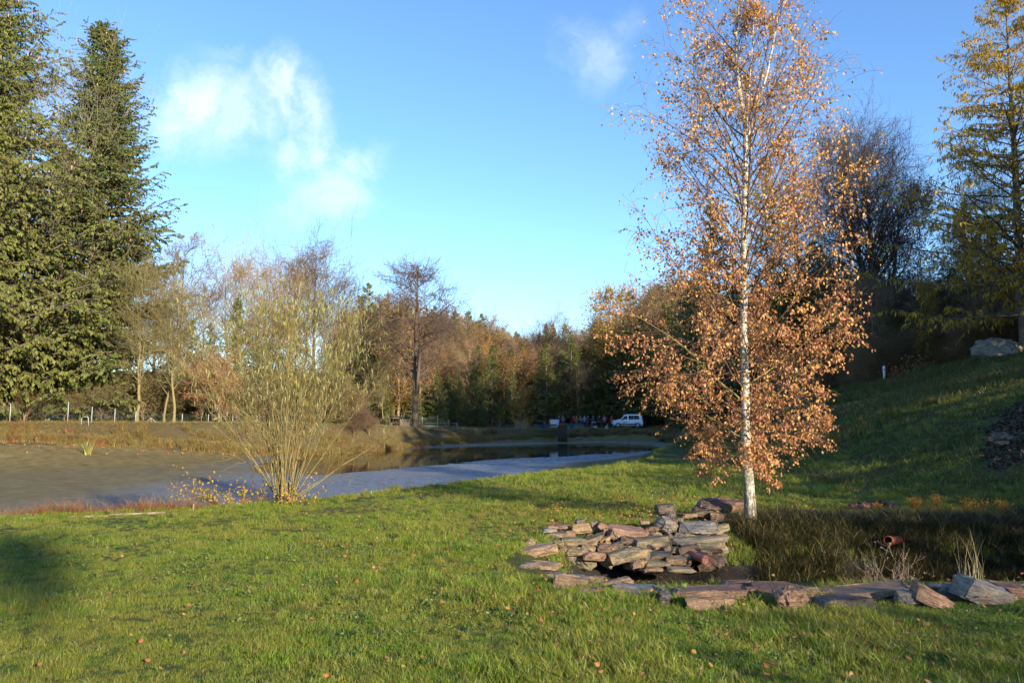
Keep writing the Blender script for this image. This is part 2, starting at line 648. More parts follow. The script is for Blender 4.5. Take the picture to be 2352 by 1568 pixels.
def f_mud(t, P, b):
    sp = t.n('ShaderNodeSeparateXYZ', None, i0=P)
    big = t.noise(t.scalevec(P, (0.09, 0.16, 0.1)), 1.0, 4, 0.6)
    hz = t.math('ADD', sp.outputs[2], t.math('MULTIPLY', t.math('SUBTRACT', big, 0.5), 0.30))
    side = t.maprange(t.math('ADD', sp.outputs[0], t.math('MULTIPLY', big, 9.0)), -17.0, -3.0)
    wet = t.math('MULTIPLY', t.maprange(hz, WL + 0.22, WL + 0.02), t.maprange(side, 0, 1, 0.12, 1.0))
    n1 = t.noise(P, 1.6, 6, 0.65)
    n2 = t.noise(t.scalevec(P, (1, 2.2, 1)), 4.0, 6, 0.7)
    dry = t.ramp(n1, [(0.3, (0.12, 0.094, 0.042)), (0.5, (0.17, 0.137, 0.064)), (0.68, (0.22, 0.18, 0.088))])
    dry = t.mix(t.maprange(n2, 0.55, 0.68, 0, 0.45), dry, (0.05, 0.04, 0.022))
    wet_sky_c = t.mix(t.maprange(t.noise(t.scalevec(P, (0.9, 1.1, 1)), 3.2, 6, 0.7), 0.56, 0.63), t.mix(t.maprange(sp.outputs[1], 72, 69, 0, 0.85), t.mix(0.5, dry, (0.05, 0.045, 0.035)), (0.115, 0.16, 0.245)), (0.02, 0.025, 0.035))  # pale blue is sky reflection painted into the near wet mud's colour
    c = t.mix(wet, dry, wet_sky_c)
    t.set(b.inputs['Base Color'], c)
    pud = t.maprange(t.noise(t.scalevec(P, (0.7, 1.3, 1)), 2.6, 7, 0.8), 0.40, 0.60)
    rw = t.maprange(pud, 0, 1, 0.16, 0.60)
    t.set(b.inputs['Roughness'], t.math('ADD', t.math('MULTIPLY', wet, rw), t.math('MULTIPLY', t.math('SUBTRACT', 1.0, wet), 0.9)))
    t.set(b.inputs['Specular IOR Level'], t.maprange(wet, 0, 1, 0.03, 1.0))
    t.set(b.inputs['IOR'], t.maprange(wet, 0, 1, 1.45, 1.7))
    bh = t.math('ADD', t.math('MULTIPLY', t.noise(P, 3.5, 8, 0.72), 1.0), t.math('MULTIPLY', t.noise(P, 14, 5, 0.7), 0.3))
    st = t.maprange(wet, 0, 1, 0.35, 0.9)
    t.set(b.inputs['Normal'], t.n('ShaderNodeBump', None, Strength=st, Distance=0.22, Height=bh))


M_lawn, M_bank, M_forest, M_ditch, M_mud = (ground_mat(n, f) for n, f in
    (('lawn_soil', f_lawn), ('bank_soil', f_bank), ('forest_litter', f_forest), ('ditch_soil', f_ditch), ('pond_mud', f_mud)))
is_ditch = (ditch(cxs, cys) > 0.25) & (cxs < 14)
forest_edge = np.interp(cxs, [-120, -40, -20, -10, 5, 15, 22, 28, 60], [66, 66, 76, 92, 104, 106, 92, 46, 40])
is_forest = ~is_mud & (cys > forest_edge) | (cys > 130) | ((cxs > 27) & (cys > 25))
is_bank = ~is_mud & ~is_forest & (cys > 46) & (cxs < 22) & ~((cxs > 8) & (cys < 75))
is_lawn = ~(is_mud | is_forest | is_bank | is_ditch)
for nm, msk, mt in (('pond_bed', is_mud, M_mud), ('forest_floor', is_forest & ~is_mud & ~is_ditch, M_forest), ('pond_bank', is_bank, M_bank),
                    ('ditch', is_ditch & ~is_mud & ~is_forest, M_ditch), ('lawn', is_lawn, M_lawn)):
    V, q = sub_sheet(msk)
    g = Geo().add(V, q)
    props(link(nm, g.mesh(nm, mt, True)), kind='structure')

# water: one level sheet, the bed rises out of it
m, t = new_mat('pond_water')
P = t.n('ShaderNodeNewGeometry').outputs['Position']
b = t.n('ShaderNodeBsdfPrincipled', None, Base_Color=(0.018, 0.015, 0.010), Roughness=0.03, IOR=1.33)
t.set(b.inputs['Normal'], t.n('ShaderNodeBump', None, Strength=0.05, Distance=0.02, Height=t.noise(t.scalevec(P, (0.6, 2.5, 1)), 1.5, 4, 0.6)))
finish(t, b)
M_water = m
xs = np.linspace(-40, 25, 27)
ys = np.linspace(26, 92, 27)
X, Y = np.meshgrid(xs, ys, indexing='ij')
ii = np.arange(X.size).reshape(X.shape)
keep = poly_dist((X[:-1, :-1] + X[1:, 1:]) / 2, (Y[:-1, :-1] + Y[1:, 1:]) / 2, WAT) > -7
g = Geo().add(np.stack([X, Y, np.full(X.shape, WL)], -1), np.stack([ii[:-1, :-1], ii[1:, :-1], ii[1:, 1:], ii[:-1, 1:]], -1)[keep].reshape(-1, 4))
props(link('pond_water', g.mesh('pond_water', M_water)), kind='structure')

# (x, y, height, kind) of the trees on the hill to the right, outside the frame
SHADERS = [(26, 2, 11, 'spruce_a'), (28, 8, 12, 'spruce_b'), (29, 13, 13, 'spruce_a'), (31, 18, 14, 'spruce_b'), (33, 23, 15, 'spruce_a'), (34, 28, 15, 'spruce_b'), (36, 33, 15, 'spruce_a'),
           (38, 38, 16, 'spruce_a'), (42, 42, 16, 'spruce_b'), (46, 46, 16, 'spruce_a'), (40, 30, 17, 'spruce_a'), (44, 36, 17, 'spruce_a'), (50, 40, 17, 'spruce_a'), (36, 14, 16, 'spruce_a'), (40, 22, 17, 'spruce_a'),
           (54, 46, 18, 'spruce_a'), (60, 52, 18, 'spruce_b')]

# unseen row of low spruces added right of the viewer to shade the ditch
for k_ in range(9):
    s_, u_ = 10.9 + 0.85 * k_, 6.5 + 0.3 * (k_ % 2)
    x_, y_ = 0.82 * s_ + 0.574 * u_, 0.574 * s_ - 0.82 * u_
    SHADERS.append((x_, y_, 4.7 - gz(x_, y_) + 0.1 * k_ + 1.7 * min(1, max(0, (k_ - 2) / 3)), 'spruce_young'))

# unseen trees added to throw thin shade over the lower right of the lawn
for s_, u_, h_, k in ((6.6, 15, 4.6, 'bare1'), (4.7, 12.5, 4.2, 'oak_leafy')):
    SHADERS.append((0.82 * s_ + 0.574 * u_, 0.574 * s_ - 0.82 * u_, h_, k))

# a tall pine added unseen behind the viewer to shade the far left lawn
s_, u_ = 0.5, 30.0
x_, y_ = 0.82 * s_ + 0.574 * u_, 0.574 * s_ - 0.82 * u_
SHADERS.append((x_, y_, 12.7 - gz(x_, y_), 'shade_pine'))

# unseen hill wood set tall enough to shade the dam and far wood
for k_ in range(12):
    s_, u_ = 44 + 4.0 * k_, -4 - 2 * (k_ % 3)
    x_, y_ = 0.82 * s_ + 0.574 * u_, 0.574 * s_ - 0.82 * u_
    SHADERS.append((x_, y_, 24 + 1.4 * k_ - gz(x_, y_), 'spruce_a'))


# ------------------------------------------------------------------ vegetation materials
B_birch = None
m, t = new_mat('birch_bark')
tc = t.n('ShaderNodeTexCoord').outputs['Object']
sp = t.n('ShaderNodeSeparateXYZ', None, i0=tc)
lent = t.noise(t.scalevec(tc, (5, 5, 26)), 2.2, 5, 0.6)
fis = t.noise(t.scalevec(tc, (16, 16, 4.0)), 1.6, 6, 0.7)
blot = t.noise(tc, 3.2, 5, 0.65)
white = t.mix(t.maprange(t.noise(tc, 9, 5, 0.6), 0.3, 0.7), (0.42, 0.37, 0.28), (0.60, 0.55, 0.45))
c = t.mix(t.maprange(lent, 0.55, 0.62), white, (0.06, 0.045, 0.035))
c = t.mix(t.maprange(blot, 0.50, 0.60, 0, 0.85), c, (0.20, 0.20, 0.09))
base = t.math('MULTIPLY', t.maprange(sp.outputs[2], 1.5, 0.2), t.maprange(fis, 0.36, 0.56))
c = t.mix(base, c, (0.07, 0.06, 0.045))
b = t.n('ShaderNodeBsdfPrincipled', None, Base_Color=c, Roughness=0.7)
t.set(b.inputs['Normal'], t.n('ShaderNodeBump', None, Strength=0.6, Distance=0.02, Height=t.math('ADD', fis, t.math('MULTIPLY', lent, 0.4))))
finish(t, b)
B_birch = m
B_twig = bark('birch_twig_bark', (0.10, 0.055, 0.04), (0.17, 0.10, 0.075), patch=(0.20, 0.20, 0.06))
B_mossy = bark('mossy_branch_bark', (0.16, 0.15, 0.045), (0.26, 0.23, 0.08))
B_grey = bark('grey_bark', (0.16, 0.115, 0.062), (0.29, 0.215, 0.125), ovar=0.4)
B_dark = bark('dark_bark', (0.07, 0.052, 0.042), (0.13, 0.10, 0.08), ovar=0.25)
B_pale = bark('pale_bark', (0.27, 0.23, 0.16), (0.40, 0.36, 0.27), patch=(0.24, 0.25, 0.08))
B_olive = bark('olive_bark', (0.15, 0.12, 0.05), (0.24, 0.20, 0.10), patch=(0.2, 0.19, 0.05))
B_spruce = bark('spruce_bark', (0.10, 0.075, 0.055), (0.19, 0.15, 0.115))
B_willow = bark('willow_bark', (0.16, 0.125, 0.045), (0.26, 0.21, 0.09))
L_birch = leafmat('birch_leaf', [(0.30, 0.13, 0.06), (0.44, 0.19, 0.085), (0.55, 0.26, 0.12), (0.48, 0.21, 0.105), (0.64, 0.33, 0.15), (0.62, 0.38, 0.07), (0.27, 0.11, 0.05)], 0.38, 0.45)
L_birch_up = leafmat('birch_leaf_yellow', [(0.34, 0.16, 0.05), (0.58, 0.31, 0.11), (0.68, 0.40, 0.14), (0.48, 0.21, 0.08), (0.70, 0.44, 0.10), (0.26, 0.12, 0.04)], 0.38, 0.45)
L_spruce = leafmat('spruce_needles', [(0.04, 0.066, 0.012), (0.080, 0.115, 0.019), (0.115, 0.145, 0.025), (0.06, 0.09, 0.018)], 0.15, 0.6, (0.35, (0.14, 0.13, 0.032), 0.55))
L_spruce_lit = leafmat('sunlit_hanging_needles', [(0.06, 0.085, 0.015), (0.12, 0.15, 0.025), (0.17, 0.185, 0.035), (0.09, 0.12, 0.02)], 0.2, 0.6, (0.45, (0.16, 0.14, 0.035), 0.55))  # brighter copy of the spruce needle colours, sunlight put into them
L_larch = leafmat('larch_needles', [(0.38, 0.24, 0.02), (0.54, 0.31, 0.025), (0.44, 0.30, 0.03), (0.62, 0.38, 0.04)], 0.4, 0.6, (0.5, (0.34, 0.28, 0.03), 0.4))
L_larch_or = leafmat('orange_larch_needles', [(0.46, 0.21, 0.02), (0.62, 0.31, 0.03), (0.54, 0.26, 0.03)], 0.3, 0.6)
L_willow = leafmat('willow_leaf', [(0.16, 0.19, 0.06), (0.25, 0.27, 0.11), (0.32, 0.31, 0.13), (0.38, 0.33, 0.07), (0.21, 0.22, 0.08)], 0.35, 0.4)
L_yellow = leafmat('yellow_shrub_leaf', [(0.38, 0.30, 0.03), (0.48, 0.36, 0.04), (0.30, 0.30, 0.05), (0.45, 0.22, 0.05), (0.36, 0.12, 0.04), (0.20, 0.24, 0.04)], 0.35, 0.45)
L_red = leafmat('russet_leaf', [(0.30, 0.10, 0.04), (0.40, 0.15, 0.06), (0.34, 0.18, 0.07), (0.22, 0.09, 0.035)], 0.35, 0.5)
L_brown = leafmat('brown_leaf', [(0.17, 0.10, 0.04), (0.24, 0.14, 0.05), (0.30, 0.17, 0.06), (0.15, 0.12, 0.04)], 0.3, 0.5)
L_green = leafmat('dull_green_leaf', [(0.07, 0.09, 0.02), (0.11, 0.12, 0.03), (0.15, 0.14, 0.04), (0.09, 0.10, 0.025)], 0.3, 0.5)
L_cone = leafmat('cone_brown', [(0.38, 0.19, 0.09), (0.46, 0.24, 0.12), (0.32, 0.16, 0.08)], 0.05, 0.6)


def trunk_line(H, m=14, wob=0.02, lean=0.0, az=0.0):
    z = np.linspace(0, 1, m)
    x = np.cumsum(rs.randn(m) * wob) * H / m * 2
    y = np.cumsum(rs.randn(m) * wob) * H / m * 2
    x -= x[0]
    y -= y[0]
    x += lean * H * z ** 1.4 * math.cos(az)
    y += lean * H * z ** 1.4 * math.sin(az)
    return np.stack([x, y, z * H], -1)[None]


def tri_tubes(g, P, Rd, k=3):
    g.add(*tubes(P, Rd, k))


PROTO = {}


def bare_tree(name, H=16.0, r=0.22, n1=26, n2=8, n3=6, n4=4, t0=0.3, spread=0.34, ang=(35, 60), fork=0, leafmat_=None, nleaf=0, leafsize=0.07, bmat=None, lean=0.0, fine=0.010, up=0.25, crown=None, wob=0.02, leafw=0.4):
    """leafless or thinly leaved broadleaf tree; returns geometry for trunk, limbs, twigs"""
    T = trunk_line(H * 0.97, 16, wob, lean, rs.rand() * 6)
    RT = (r * (1 - np.linspace(0, 1, 16) ** 0.9 * 0.93))[None]
    RT[0, 0] *= 1.35
    trunks = [(T, RT)]
    if fork:
        F_, FR = kids(T, RT, fork, 0.12, 0.4, 0.75, (9, 20), 0.25, 12, 0.05, 0.75, 0.1)
        trunks.append((F_, FR))
    g0, g1, g2 = Geo(), Geo(), Geo()
    L1, R1 = [], []
    cs = crown or (lambda t: np.sin(np.clip((t - t0) / (1 - t0), 0, 1) ** 0.75 * math.pi * 0.86 + 0.28) + 0.12)
    for i, (P_, R_) in enumerate(trunks):
        tri_tubes(g0, P_, R_, 8 if i == 0 else 6)
        nn = n1 if i == 0 else max(6, n1 // 2)
        a, b_ = kids(P_, R_, nn, t0 if i == 0 else 0.15, 0.99, spread, ang, up, 7, 0.13, 0.55, 0.2, shape=cs if i == 0 else None, rmin=fine * 1.6)
        L1.append(a)
        R1.append(b_)
    L1, R1 = np.concatenate(L1), np.concatenate(R1)
    tri_tubes(g1, L1, R1, 4)
    L2, R2 = kids(L1, R1, n2, 0.2, 1.0, 0.5, (30, 55), up * 0.8, 5, 0.16, 0.55, 0.35, rmin=fine * 1.1)
    tri_tubes(g2, L2, R2, 3)
    L3, R3 = kids(L2, R2, n3, 0.15, 1.0, 0.55, (25, 55), up * 0.6, 4, 0.18, 0.6, 0.4, rmin=fine * 0.8)
    tri_tubes(g2, L3, R3, 3)
    if n4:
        L4, R4 = kids(L3, R3, n4, 0.2, 1.0, 0.6, (25, 60), up * 0.5, 3, 0.2, 0.7, 0.5, rmin=fine * 0.6)
        tri_tubes(g2, L4, R4, 3)
    else:
        L4 = L3
    out = {'trunk': (g0, bmat), 'limbs': (g1, bmat), 'twigs': (g2, bmat)}
    if nleaf:
        sel = rs.randint(0, len(L4), nleaf)
        j = rs.randint(1, L4.shape[1], nleaf)
        pos = L4[sel, j]
        d = unit(rs.randn(nleaf, 3) * 0.8 + np.array([0, 0, -0.6]))
        g3 = Geo()
        g3.add(*leaves(pos, d, leafsize * (0.7 + 0.6 * rs.rand(nleaf)), leafw))
        out['leaves'] = (g3, leafmat_)
    return out, H


def spruce(H=18.0, wid=0.2, nb=160, nl=10, ns=6, r=None, t0=0.08, droop=-0.25, hang=0.35, needle=0.35, mat=None, ang=(72, 100), power=0.85, nw=0.16, kind='spruce', cones=0, tipup=0.25, m2=4):
    r = r or H * 0.016
    T = trunk_line(H, 14, 0.004)
    RT = (r * (1 - np.linspace(0, 1, 14) * 0.97))[None]
    g0, g1, g2 = Geo(), Geo(), Geo()
    tri_tubes(g0, T, RT, 8)

    def sh(t):
        u = np.clip((t - t0) / (1 - t0), 0, 1)
        return ((1 - u) ** power * (0.75 + 0.25 * np.minimum(1, u * 8)) + 0.02) * (0.75 + 0.5 * rs.rand(*t.shape))
    L1, R1 = kids(T, RT, nb, t0, 0.995, wid, ang, droop, 6, 0.05, 0.35, 0.25, shape=sh, rmin=0.008)
    # upper branches reach up, tips curl up
    L = np.linalg.norm(L1[:, -1] - L1[:, 0], axis=1)
    s = np.linspace(0, 1, 6)
    topness = np.clip(L1[:, 0, 2] / H, 0, 1)
    L1[:, :, 2] += (s[None] ** 2.5) * (tipup * L)[:, None] + s[None] * (topness * 0.55 * L)[:, None]
    tri_tubes(g1, L1, R1, 4)
    L2, R2 = kids(L1, R1, nl, 0.12, 1.0, 0.42, (35, 65), -0.35 * hang * 2, m2, 0.08, 0.5, 0.4, flat=0.35, shape=lambda t: 1.15 - 0.75 * t, rmin=0.005)
    tri_tubes(g1, L2, R2, 3)
    # needle sprays hanging from the laterals
    N2, M2, _ = L2.shape
    n = N2 * ns
    ii = np.repeat(np.arange(N2), ns)
    f = rs.rand(n) * (M2 - 1) * 0.999
    k = f.astype(int)
    fr = (f - k)[:, None]
    pos = L2[ii, k] * (1 - fr) + L2[ii, k + 1] * fr
    tan = unit(L2[ii, k + 1] - L2[ii, k])
    d = unit(tan * (1.0 - hang) + rs.randn(n, 3) * 0.32 + np.array([0, 0, -1.0]) * hang * 1.3)
    size = needle * (0.6 + 0.8 * rs.rand(n)) * (0.45 + 0.55 * (1 - pos[:, 2] / H))
    g2.add(*leaves(pos, d, size, nw, 0.04))
    # sprays on the branch tips and the leader
    n = len(L1) * 6
    ii = np.repeat(np.arange(len(L1)), 6)
    f = 2.0 + rs.rand(n) * 2.999
    k = f.astype(int)
    fr = (f - k)[:, None]
    pos = L1[ii, k] * (1 - fr) + L1[ii, k + 1] * fr
    d = unit(unit(L1[ii, 5] - L1[ii, 3]) + rs.randn(n, 3) * 0.5 + np.array([0, 0, -.3]) * hang)
    g2.add(*leaves(pos, d, needle * (0.5 + 0.6 * rs.rand(n)) * (0.45 + 0.55 * (1 - pos[:, 2] / H)), nw * 1.2, 0.04))
    zt = H * (0.93 + 0.07 * rs.rand(60))
    pos = np.stack([np.zeros(60), np.zeros(60), zt], -1) + T[0, -1] * [1, 1, 0]
    g2.add(*leaves(pos, unit(rs.randn(60, 3) + [0, 0, 1.3]), needle * 0.45 * (0.5 + rs.rand(60)), nw * 1.3, 0.04))
    out = {'trunk': (g0, B_spruce), 'branches': (g1, B_spruce), 'needles': (g2, mat or L_spruce)}
    if cones:
        cand = L1[(L1[:, 0, 2] > H * 0.35)]
        sel = rs.randint(0, len(cand), cones)
        pos = cand[sel, rs.randint(3, 6, cones)] + rs.randn(cones, 3) * 0.12
        g3 = Geo()
        Pc = np.stack([pos, pos + [0, 0, -0.05], pos + [0, 0, -0.14], pos + [0, 0, -0.22]], 1)
        g3.add(*tubes(Pc, np.array([[0.005, 0.04, 0.045, 0.012]] * cones), 5))
        out['cones'] = (g3, L_cone)
    return out, H


def make_proto(key, name, out_H):
    """one mesh per part, kept as mesh data; the first tree placed uses it, the rest share it"""
    out, H = out_H
    zz = np.concatenate([np.concatenate(g.V)[:, 2] for k, (g, mt) in out.items() if k != 'trunk'])
    H = float(np.percentile(zz, 98.3))
    crown_name = {'limbs': 'limbs', 'twigs': 'twigs', 'branches': 'branches', 'needles': 'needles', 'leaves': 'leaves', 'trunk': 'trunk', 'cones': 'cones'}
    PROTO[key] = (name, {crown_name[k]: g.mesh(k, mt, k == 'trunk') for k, (g, mt) in out.items()}, H)


def put(key, px, top, Y, label, cat='tree', group=None, rz=None, wide=1.0, x=None, H=None, name=None, sink=0.15, mats=None):
    """stand one tree at distance Y so that it is as tall as asked"""
    nm, meshes, H0 = PROTO[key]
    X = at(px, 900, Y)[0] if x is None else x
    z = gz(X, Y) - sink
    s = (H if H is not None else (at(px, top, Y)[2] - z)) / H0
    e = thing(name or nm, label, cat, (X, Y, z), rs.rand() * 6.28 if rz is None else rz, group)
    e.scale = (s * wide, s * wide, s)
    for k, me in meshes.items():
        o = link(k, me, e)
        if k in ('twigs', 'needles', 'leaves', 'cones', 'branches', 'limbs'):
            o['kind'] = 'stuff'
        if mats and k in mats:
            o.material_slots[0].link = 'OBJECT'
            o.material_slots[0].material = mats[k]
    return e


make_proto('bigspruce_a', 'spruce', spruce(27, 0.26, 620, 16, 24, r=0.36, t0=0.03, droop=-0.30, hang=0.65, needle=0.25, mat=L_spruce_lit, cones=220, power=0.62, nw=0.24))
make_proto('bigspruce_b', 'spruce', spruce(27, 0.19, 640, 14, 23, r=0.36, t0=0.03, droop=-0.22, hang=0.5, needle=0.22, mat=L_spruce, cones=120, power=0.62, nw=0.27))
make_proto('spruce_a', 'spruce', spruce(16, 0.23, 150, 8, 5, needle=0.5, hang=0.4, t0=0.05))
make_proto('spruce_b', 'spruce', spruce(18, 0.17, 150, 7, 5, needle=0.5, hang=0.35, t0=0.12, power=0.7))
make_proto('spruce_young', 'spruce', spruce(7, 0.30, 90, 7, 5, needle=0.3, hang=0.2, t0=0.02, power=1.0, r=0.07))
make_proto('shade_pine', 'shade_pine', spruce(16, 0.17, 70, 9, 9, needle=0.4, hang=0.2, t0=0.86, power=0.4, droop=0.1))  # high crown on a bare trunk, shaped only for the shade it casts
make_proto('larch', 'larch', spruce(18, 0.23, 200, 12, 15, needle=0.26, hang=0.85, t0=0.1, r=0.2, mat=L_larch, nw=0.10, power=0.75, droop=-0.3, tipup=0.35))
make_proto('larch_thin', 'larch', spruce(18, 0.15, 130, 8, 6, needle=0.22, hang=0.6, t0=0.2, mat=L_larch_or, nw=0.16, power=0.7))
make_proto('larch_young', 'larch', spruce(6, 0.28, 80, 7, 5, needle=0.2, hang=0.1, t0=0.05, mat=L_larch_or, nw=0.14, power=0.55, r=0.05, droop=0.2))
for i, kw in enumerate([dict(n1=24, fork=0, t0=0.25), dict(n1=20, fork=1, t0=0.35, spread=0.30), dict(n1=26, t0=0.2, spread=0.25, ang=(30, 50)), dict(n1=22, fork=2, t0=0.3, spread=0.3, lean=0.06)]):
    make_proto('bare%d' % i, 'bare_tree', bare_tree('bare', 16, 0.22, n2=7, n3=6, n4=2, bmat=B_grey if i != 1 else B_dark, fine=0.019, **kw))
make_proto('alder', 'alder_tree', bare_tree('alder', 20, 0.42, n1=30, n2=8, n3=6, n4=2, fork=1, t0=0.28, spread=0.25, ang=(50, 80), bmat=B_dark, fine=0.026, up=0.12, nleaf=3000, leafmat_=L_brown, leafsize=0.09))
make_proto('linden', 'linden_tree', bare_tree('linden', 20, 0.5, n1=36, n2=9, n3=5, n4=2, fork=5, t0=0.22, spread=0.27, ang=(35, 62), bmat=B_dark, fine=0.019, up=0.25, crown=lambda t: 0.5 + 0.6 * np.sin(math.pi * np.clip((t - 0.15) / 0.85, 0, 1))))
make_proto('oak_leafy', 'russet_tree', bare_tree('oak', 14, 0.2, n1=26, n2=9, n3=6, n4=0, t0=0.15, spread=0.38, ang=(40, 75), bmat=B_grey, fine=0.012, nleaf=9000, leafmat_=L_brown, leafsize=0.20))
make_proto('birch_far', 'birch_tree', bare_tree('birchfar', 16, 0.13, n1=30, n2=8, n3=6, n4=0, t0=0.3, spread=0.26, ang=(30, 50), bmat=B_twig, fine=0.010, nleaf=9000, leafmat_=L_larch, leafsize=0.15, up=0.1))
make_proto('shrub_bare', 'bush', bare_tree('shrub', 4, 0.04, n1=22, n2=6, n3=5, n4=3, fork=6, t0=0.05, spread=0.5, ang=(15, 45), bmat=B_grey, fine=0.008, wob=0.05))
make_proto('shrub_green', 'bush', bare_tree('shrubg', 4, 0.04, n1=22, n2=6, n3=5, n4=0, fork=6, t0=0.03, spread=0.55, ang=(20, 60), bmat=B_grey, fine=0.008, nleaf=6000, leafmat_=L_green, leafsize=0.10, wob=0.05))
make_proto('shrub_red', 'bush', bare_tree('shrubr', 5, 0.05, n1=22, n2=6, n3=5, n4=0, fork=5, t0=0.1, spread=0.5, ang=(25, 60), bmat=B_grey, fine=0.008, nleaf=5000, leafmat_=L_red, leafsize=0.10, wob=0.05))
make_proto('pole_tree', 'young_tree', bare_tree('pole', 12, 0.13, n1=20, n2=7, n3=5, n4=3, fork=2, t0=0.25, spread=0.32, ang=(25, 50), bmat=B_olive, fine=0.012, lean=0.08, wob=0.04))
make_proto('pale_tree', 'pale_tree', bare_tree('pale', 20, 0.2, n1=26, n2=7, n3=5, n4=2, fork=0, t0=0.22, spread=0.40, ang=(35, 65), bmat=B_pale, fine=0.011, up=0.45, wob=0.015))

# ------------------------------------------------------------------ the trees
g_far = 'forest behind the pond'
put('bigspruce_a', -100, -110, 61, 'tall spruce with hanging boughs and brown cones at the left edge')
put('bigspruce_b', 200, 68, 67, 'tall dense dark spruce standing right of the spruce at the left edge', wide=1.0)
put('pale_tree', 112, 90, 64.5, 'bare pale barked tree spreading its branches in front of the big spruces', wide=0.55)
put('spruce_a', 90, 560, 72, 'dark spruce in the shade between the trunks of the two big spruces')
put('spruce_a', 20, 620, 66, 'dark spruce behind the leftmost fence post')
put('pole_tree', 318, 590, 63, 'young forked tree with yellow olive trunks right of the big spruces')
put('pole_tree', 380, 690, 64, 'bare young tree with a single reddish lower trunk behind the fence')
put('pole_tree', 402, 640, 63, 'slanting twin stemmed young tree leaning to the right behind the fence')
put('bare2', 350, 595, 74, 'slender bare tree just right of the big dark spruce')
put('bare2', 412, 538, 76, 'tall conical bare alder with fine purple twigs above the left wood')
put('bare0', 465, 640, 74, 'lower bare tree between the conical alder and the spreading bare tree')
put('bare3', 528, 578, 78, 'spreading bare tree rising above the young dark spruce')
put('spruce_young', 540, 690, 70, 'narrow dark young spruce in front of the spreading bare tree', wide=0.8)
put('bare0', 612, 600, 80, 'bare purple twigged tree left of the willow top')
put('bare3', 655, 568, 82, 'round crowned bare tree behind the willow top')
put('bare2', 722, 560, 84, 'tall thin bare tree behind the right part of the willow')
put('bare1', 775, 625, 84, 'bare tree between the willow tip and the far spruce')
put('shrub_red', 505, 810, 64, 'bush with russet red leaves left of the willow', cat='bush', wide=1.15, name='russet_bush')
put('shrub_red', 465, 860, 66, 'smaller bush with orange red leaves by the fence', cat='bush', name='russet_bush')
put('spruce_a', 437, 735, 70, 'green spruce half hidden by bare twigs right of the forked tree')
put('spruce_a', 478, 745, 73, 'green spruce right behind the russet bush')
put('spruce_a', 590, 770, 73, 'dark spruce behind the left part of the willow')
put('oak_leafy', 640, 720, 76, 'brown leaved tree behind the middle of the willow', wide=0.9)
put('oak_leafy', 560, 760, 72, 'brown leaved tree left of the willow', wide=0.8)
for (px, top, D, w) in ((330, 820, 66, 1.2), (372, 840, 67, 1.1), (420, 820, 69, 1.3), (285, 850, 66, 1.3), (60, 860, 62, 1.4), (150, 870, 63, 1.3), (235, 850, 64, 1.3), (545, 850, 68, 1.2),
                        (610, 850, 70, 1.3), (690, 830, 72, 1.3), (740, 820, 76, 1.3), (790, 850, 80, 1.3), (0, 850, 63, 1.3), (-60, 850, 60, 1.4)):
    put('shrub_green', px, top + 20, D, 'dull green brushwood bush behind the wire fence ' + ('under the big spruces' if px < 290 else 'between the young trees' if px < 500 else 'behind the willow'), cat='bush', group='brushwood along the fence', wide=w * 1.25, name='brushwood_bush')
    if px % 4 == 0:
        put('spruce_young', px + 12, top - 10, D + 2, 'green young spruce among the brushwood behind the wire fence', wide=1.3, group='young spruces behind the wire fence')
    put('shrub_bare', px + 25, top + 45, D + 1.5, 'leafless brushwood bush behind the wire fence ' + ('under the big spruces' if px < 290 else 'between the young trees' if px < 500 else 'behind the willow'), cat='bush', group='bare brushwood along the fence', wide=w * 1.2, name='brushwood_bush')
put('shrub_bare', 815, 935, 71, 'rounded reddish brown twiggy bush at the left end of the far bank', cat='bush', wide=1.5, name='reddish_bush', mats={'twigs': B_twig, 'limbs': B_twig})
put('shrub_bare', 850, 945, 73, 'low brown bush beside the reddish one on the far bank', cat='bush', wide=1.4, name='brown_bush')
put('spruce_b', 842, 655, 100, 'pointed spruce at the left end of the far wood')
put('larch', 885, 675, 104, 'yellow larch between the pointed spruce and the double alder')
put('oak_leafy', 915, 690, 98, 'brown leaved tree left of the double alder')
put('alder', 955, 604, 84, 'tall double stemmed alder standing on the far bank by the little shed', rz=0.6)
put('pole_tree', 880, 830, 86, 'slender mossy tree left of the shed', name='slender_tree')
for px, top, D in ((895, 905, 96), (870, 850, 93), (1005, 850, 97), (955, 870, 96), (1050, 850, 102)):
    put('spruce_a', px, top, D, {895: 'shaded young spruce behind the little shed', 870: 'shaded young spruce left of the little shed', 1005: 'shaded young spruce behind the middle of the net fence', 955: 'small shaded spruce at the foot of the double alder', 1050: 'shaded young spruce behind the right end of the net fence'}[px], group='young spruces behind the net fence')
# row above the dam: the skyline of the wood
sky_line = [(800, 700), (870, 690), (930, 722), (1000, 712), (1050, 712), (1100, 725), (1150, 745), (1200, 752), (1280, 760), (1340, 760), (1400, 745), (1460, 700), (1520, 650)]
kinds = ['bare0', 'spruce_b', 'bare2', 'spruce_b', 'bare3', 'spruce_b', 'oak_leafy', 'spruce_a', 'bare1', 'larch_thin', 'spruce_b', 'bare2']


def zone(px):
    for lim, w_ in ((860, 'behind the willow'), (960, 'above the little shed'), (1060, 'above the net fence'), (1150, 'right of the net fence'), (1240, 'above the young larch'),
                    (1300, 'above the white tank'), (1400, 'above the people'), (1480, 'above the white car'), (1620, 'left behind the birch'), (1740, 'behind the birch trunk'), (1880, 'right behind the birch'),
                    (1980, 'left of the linden'), (2080, 'below the linden crown'), (2200, 'right of the linden'), (9999, 'behind the yellow larch')):
        if px < lim:
            return w_


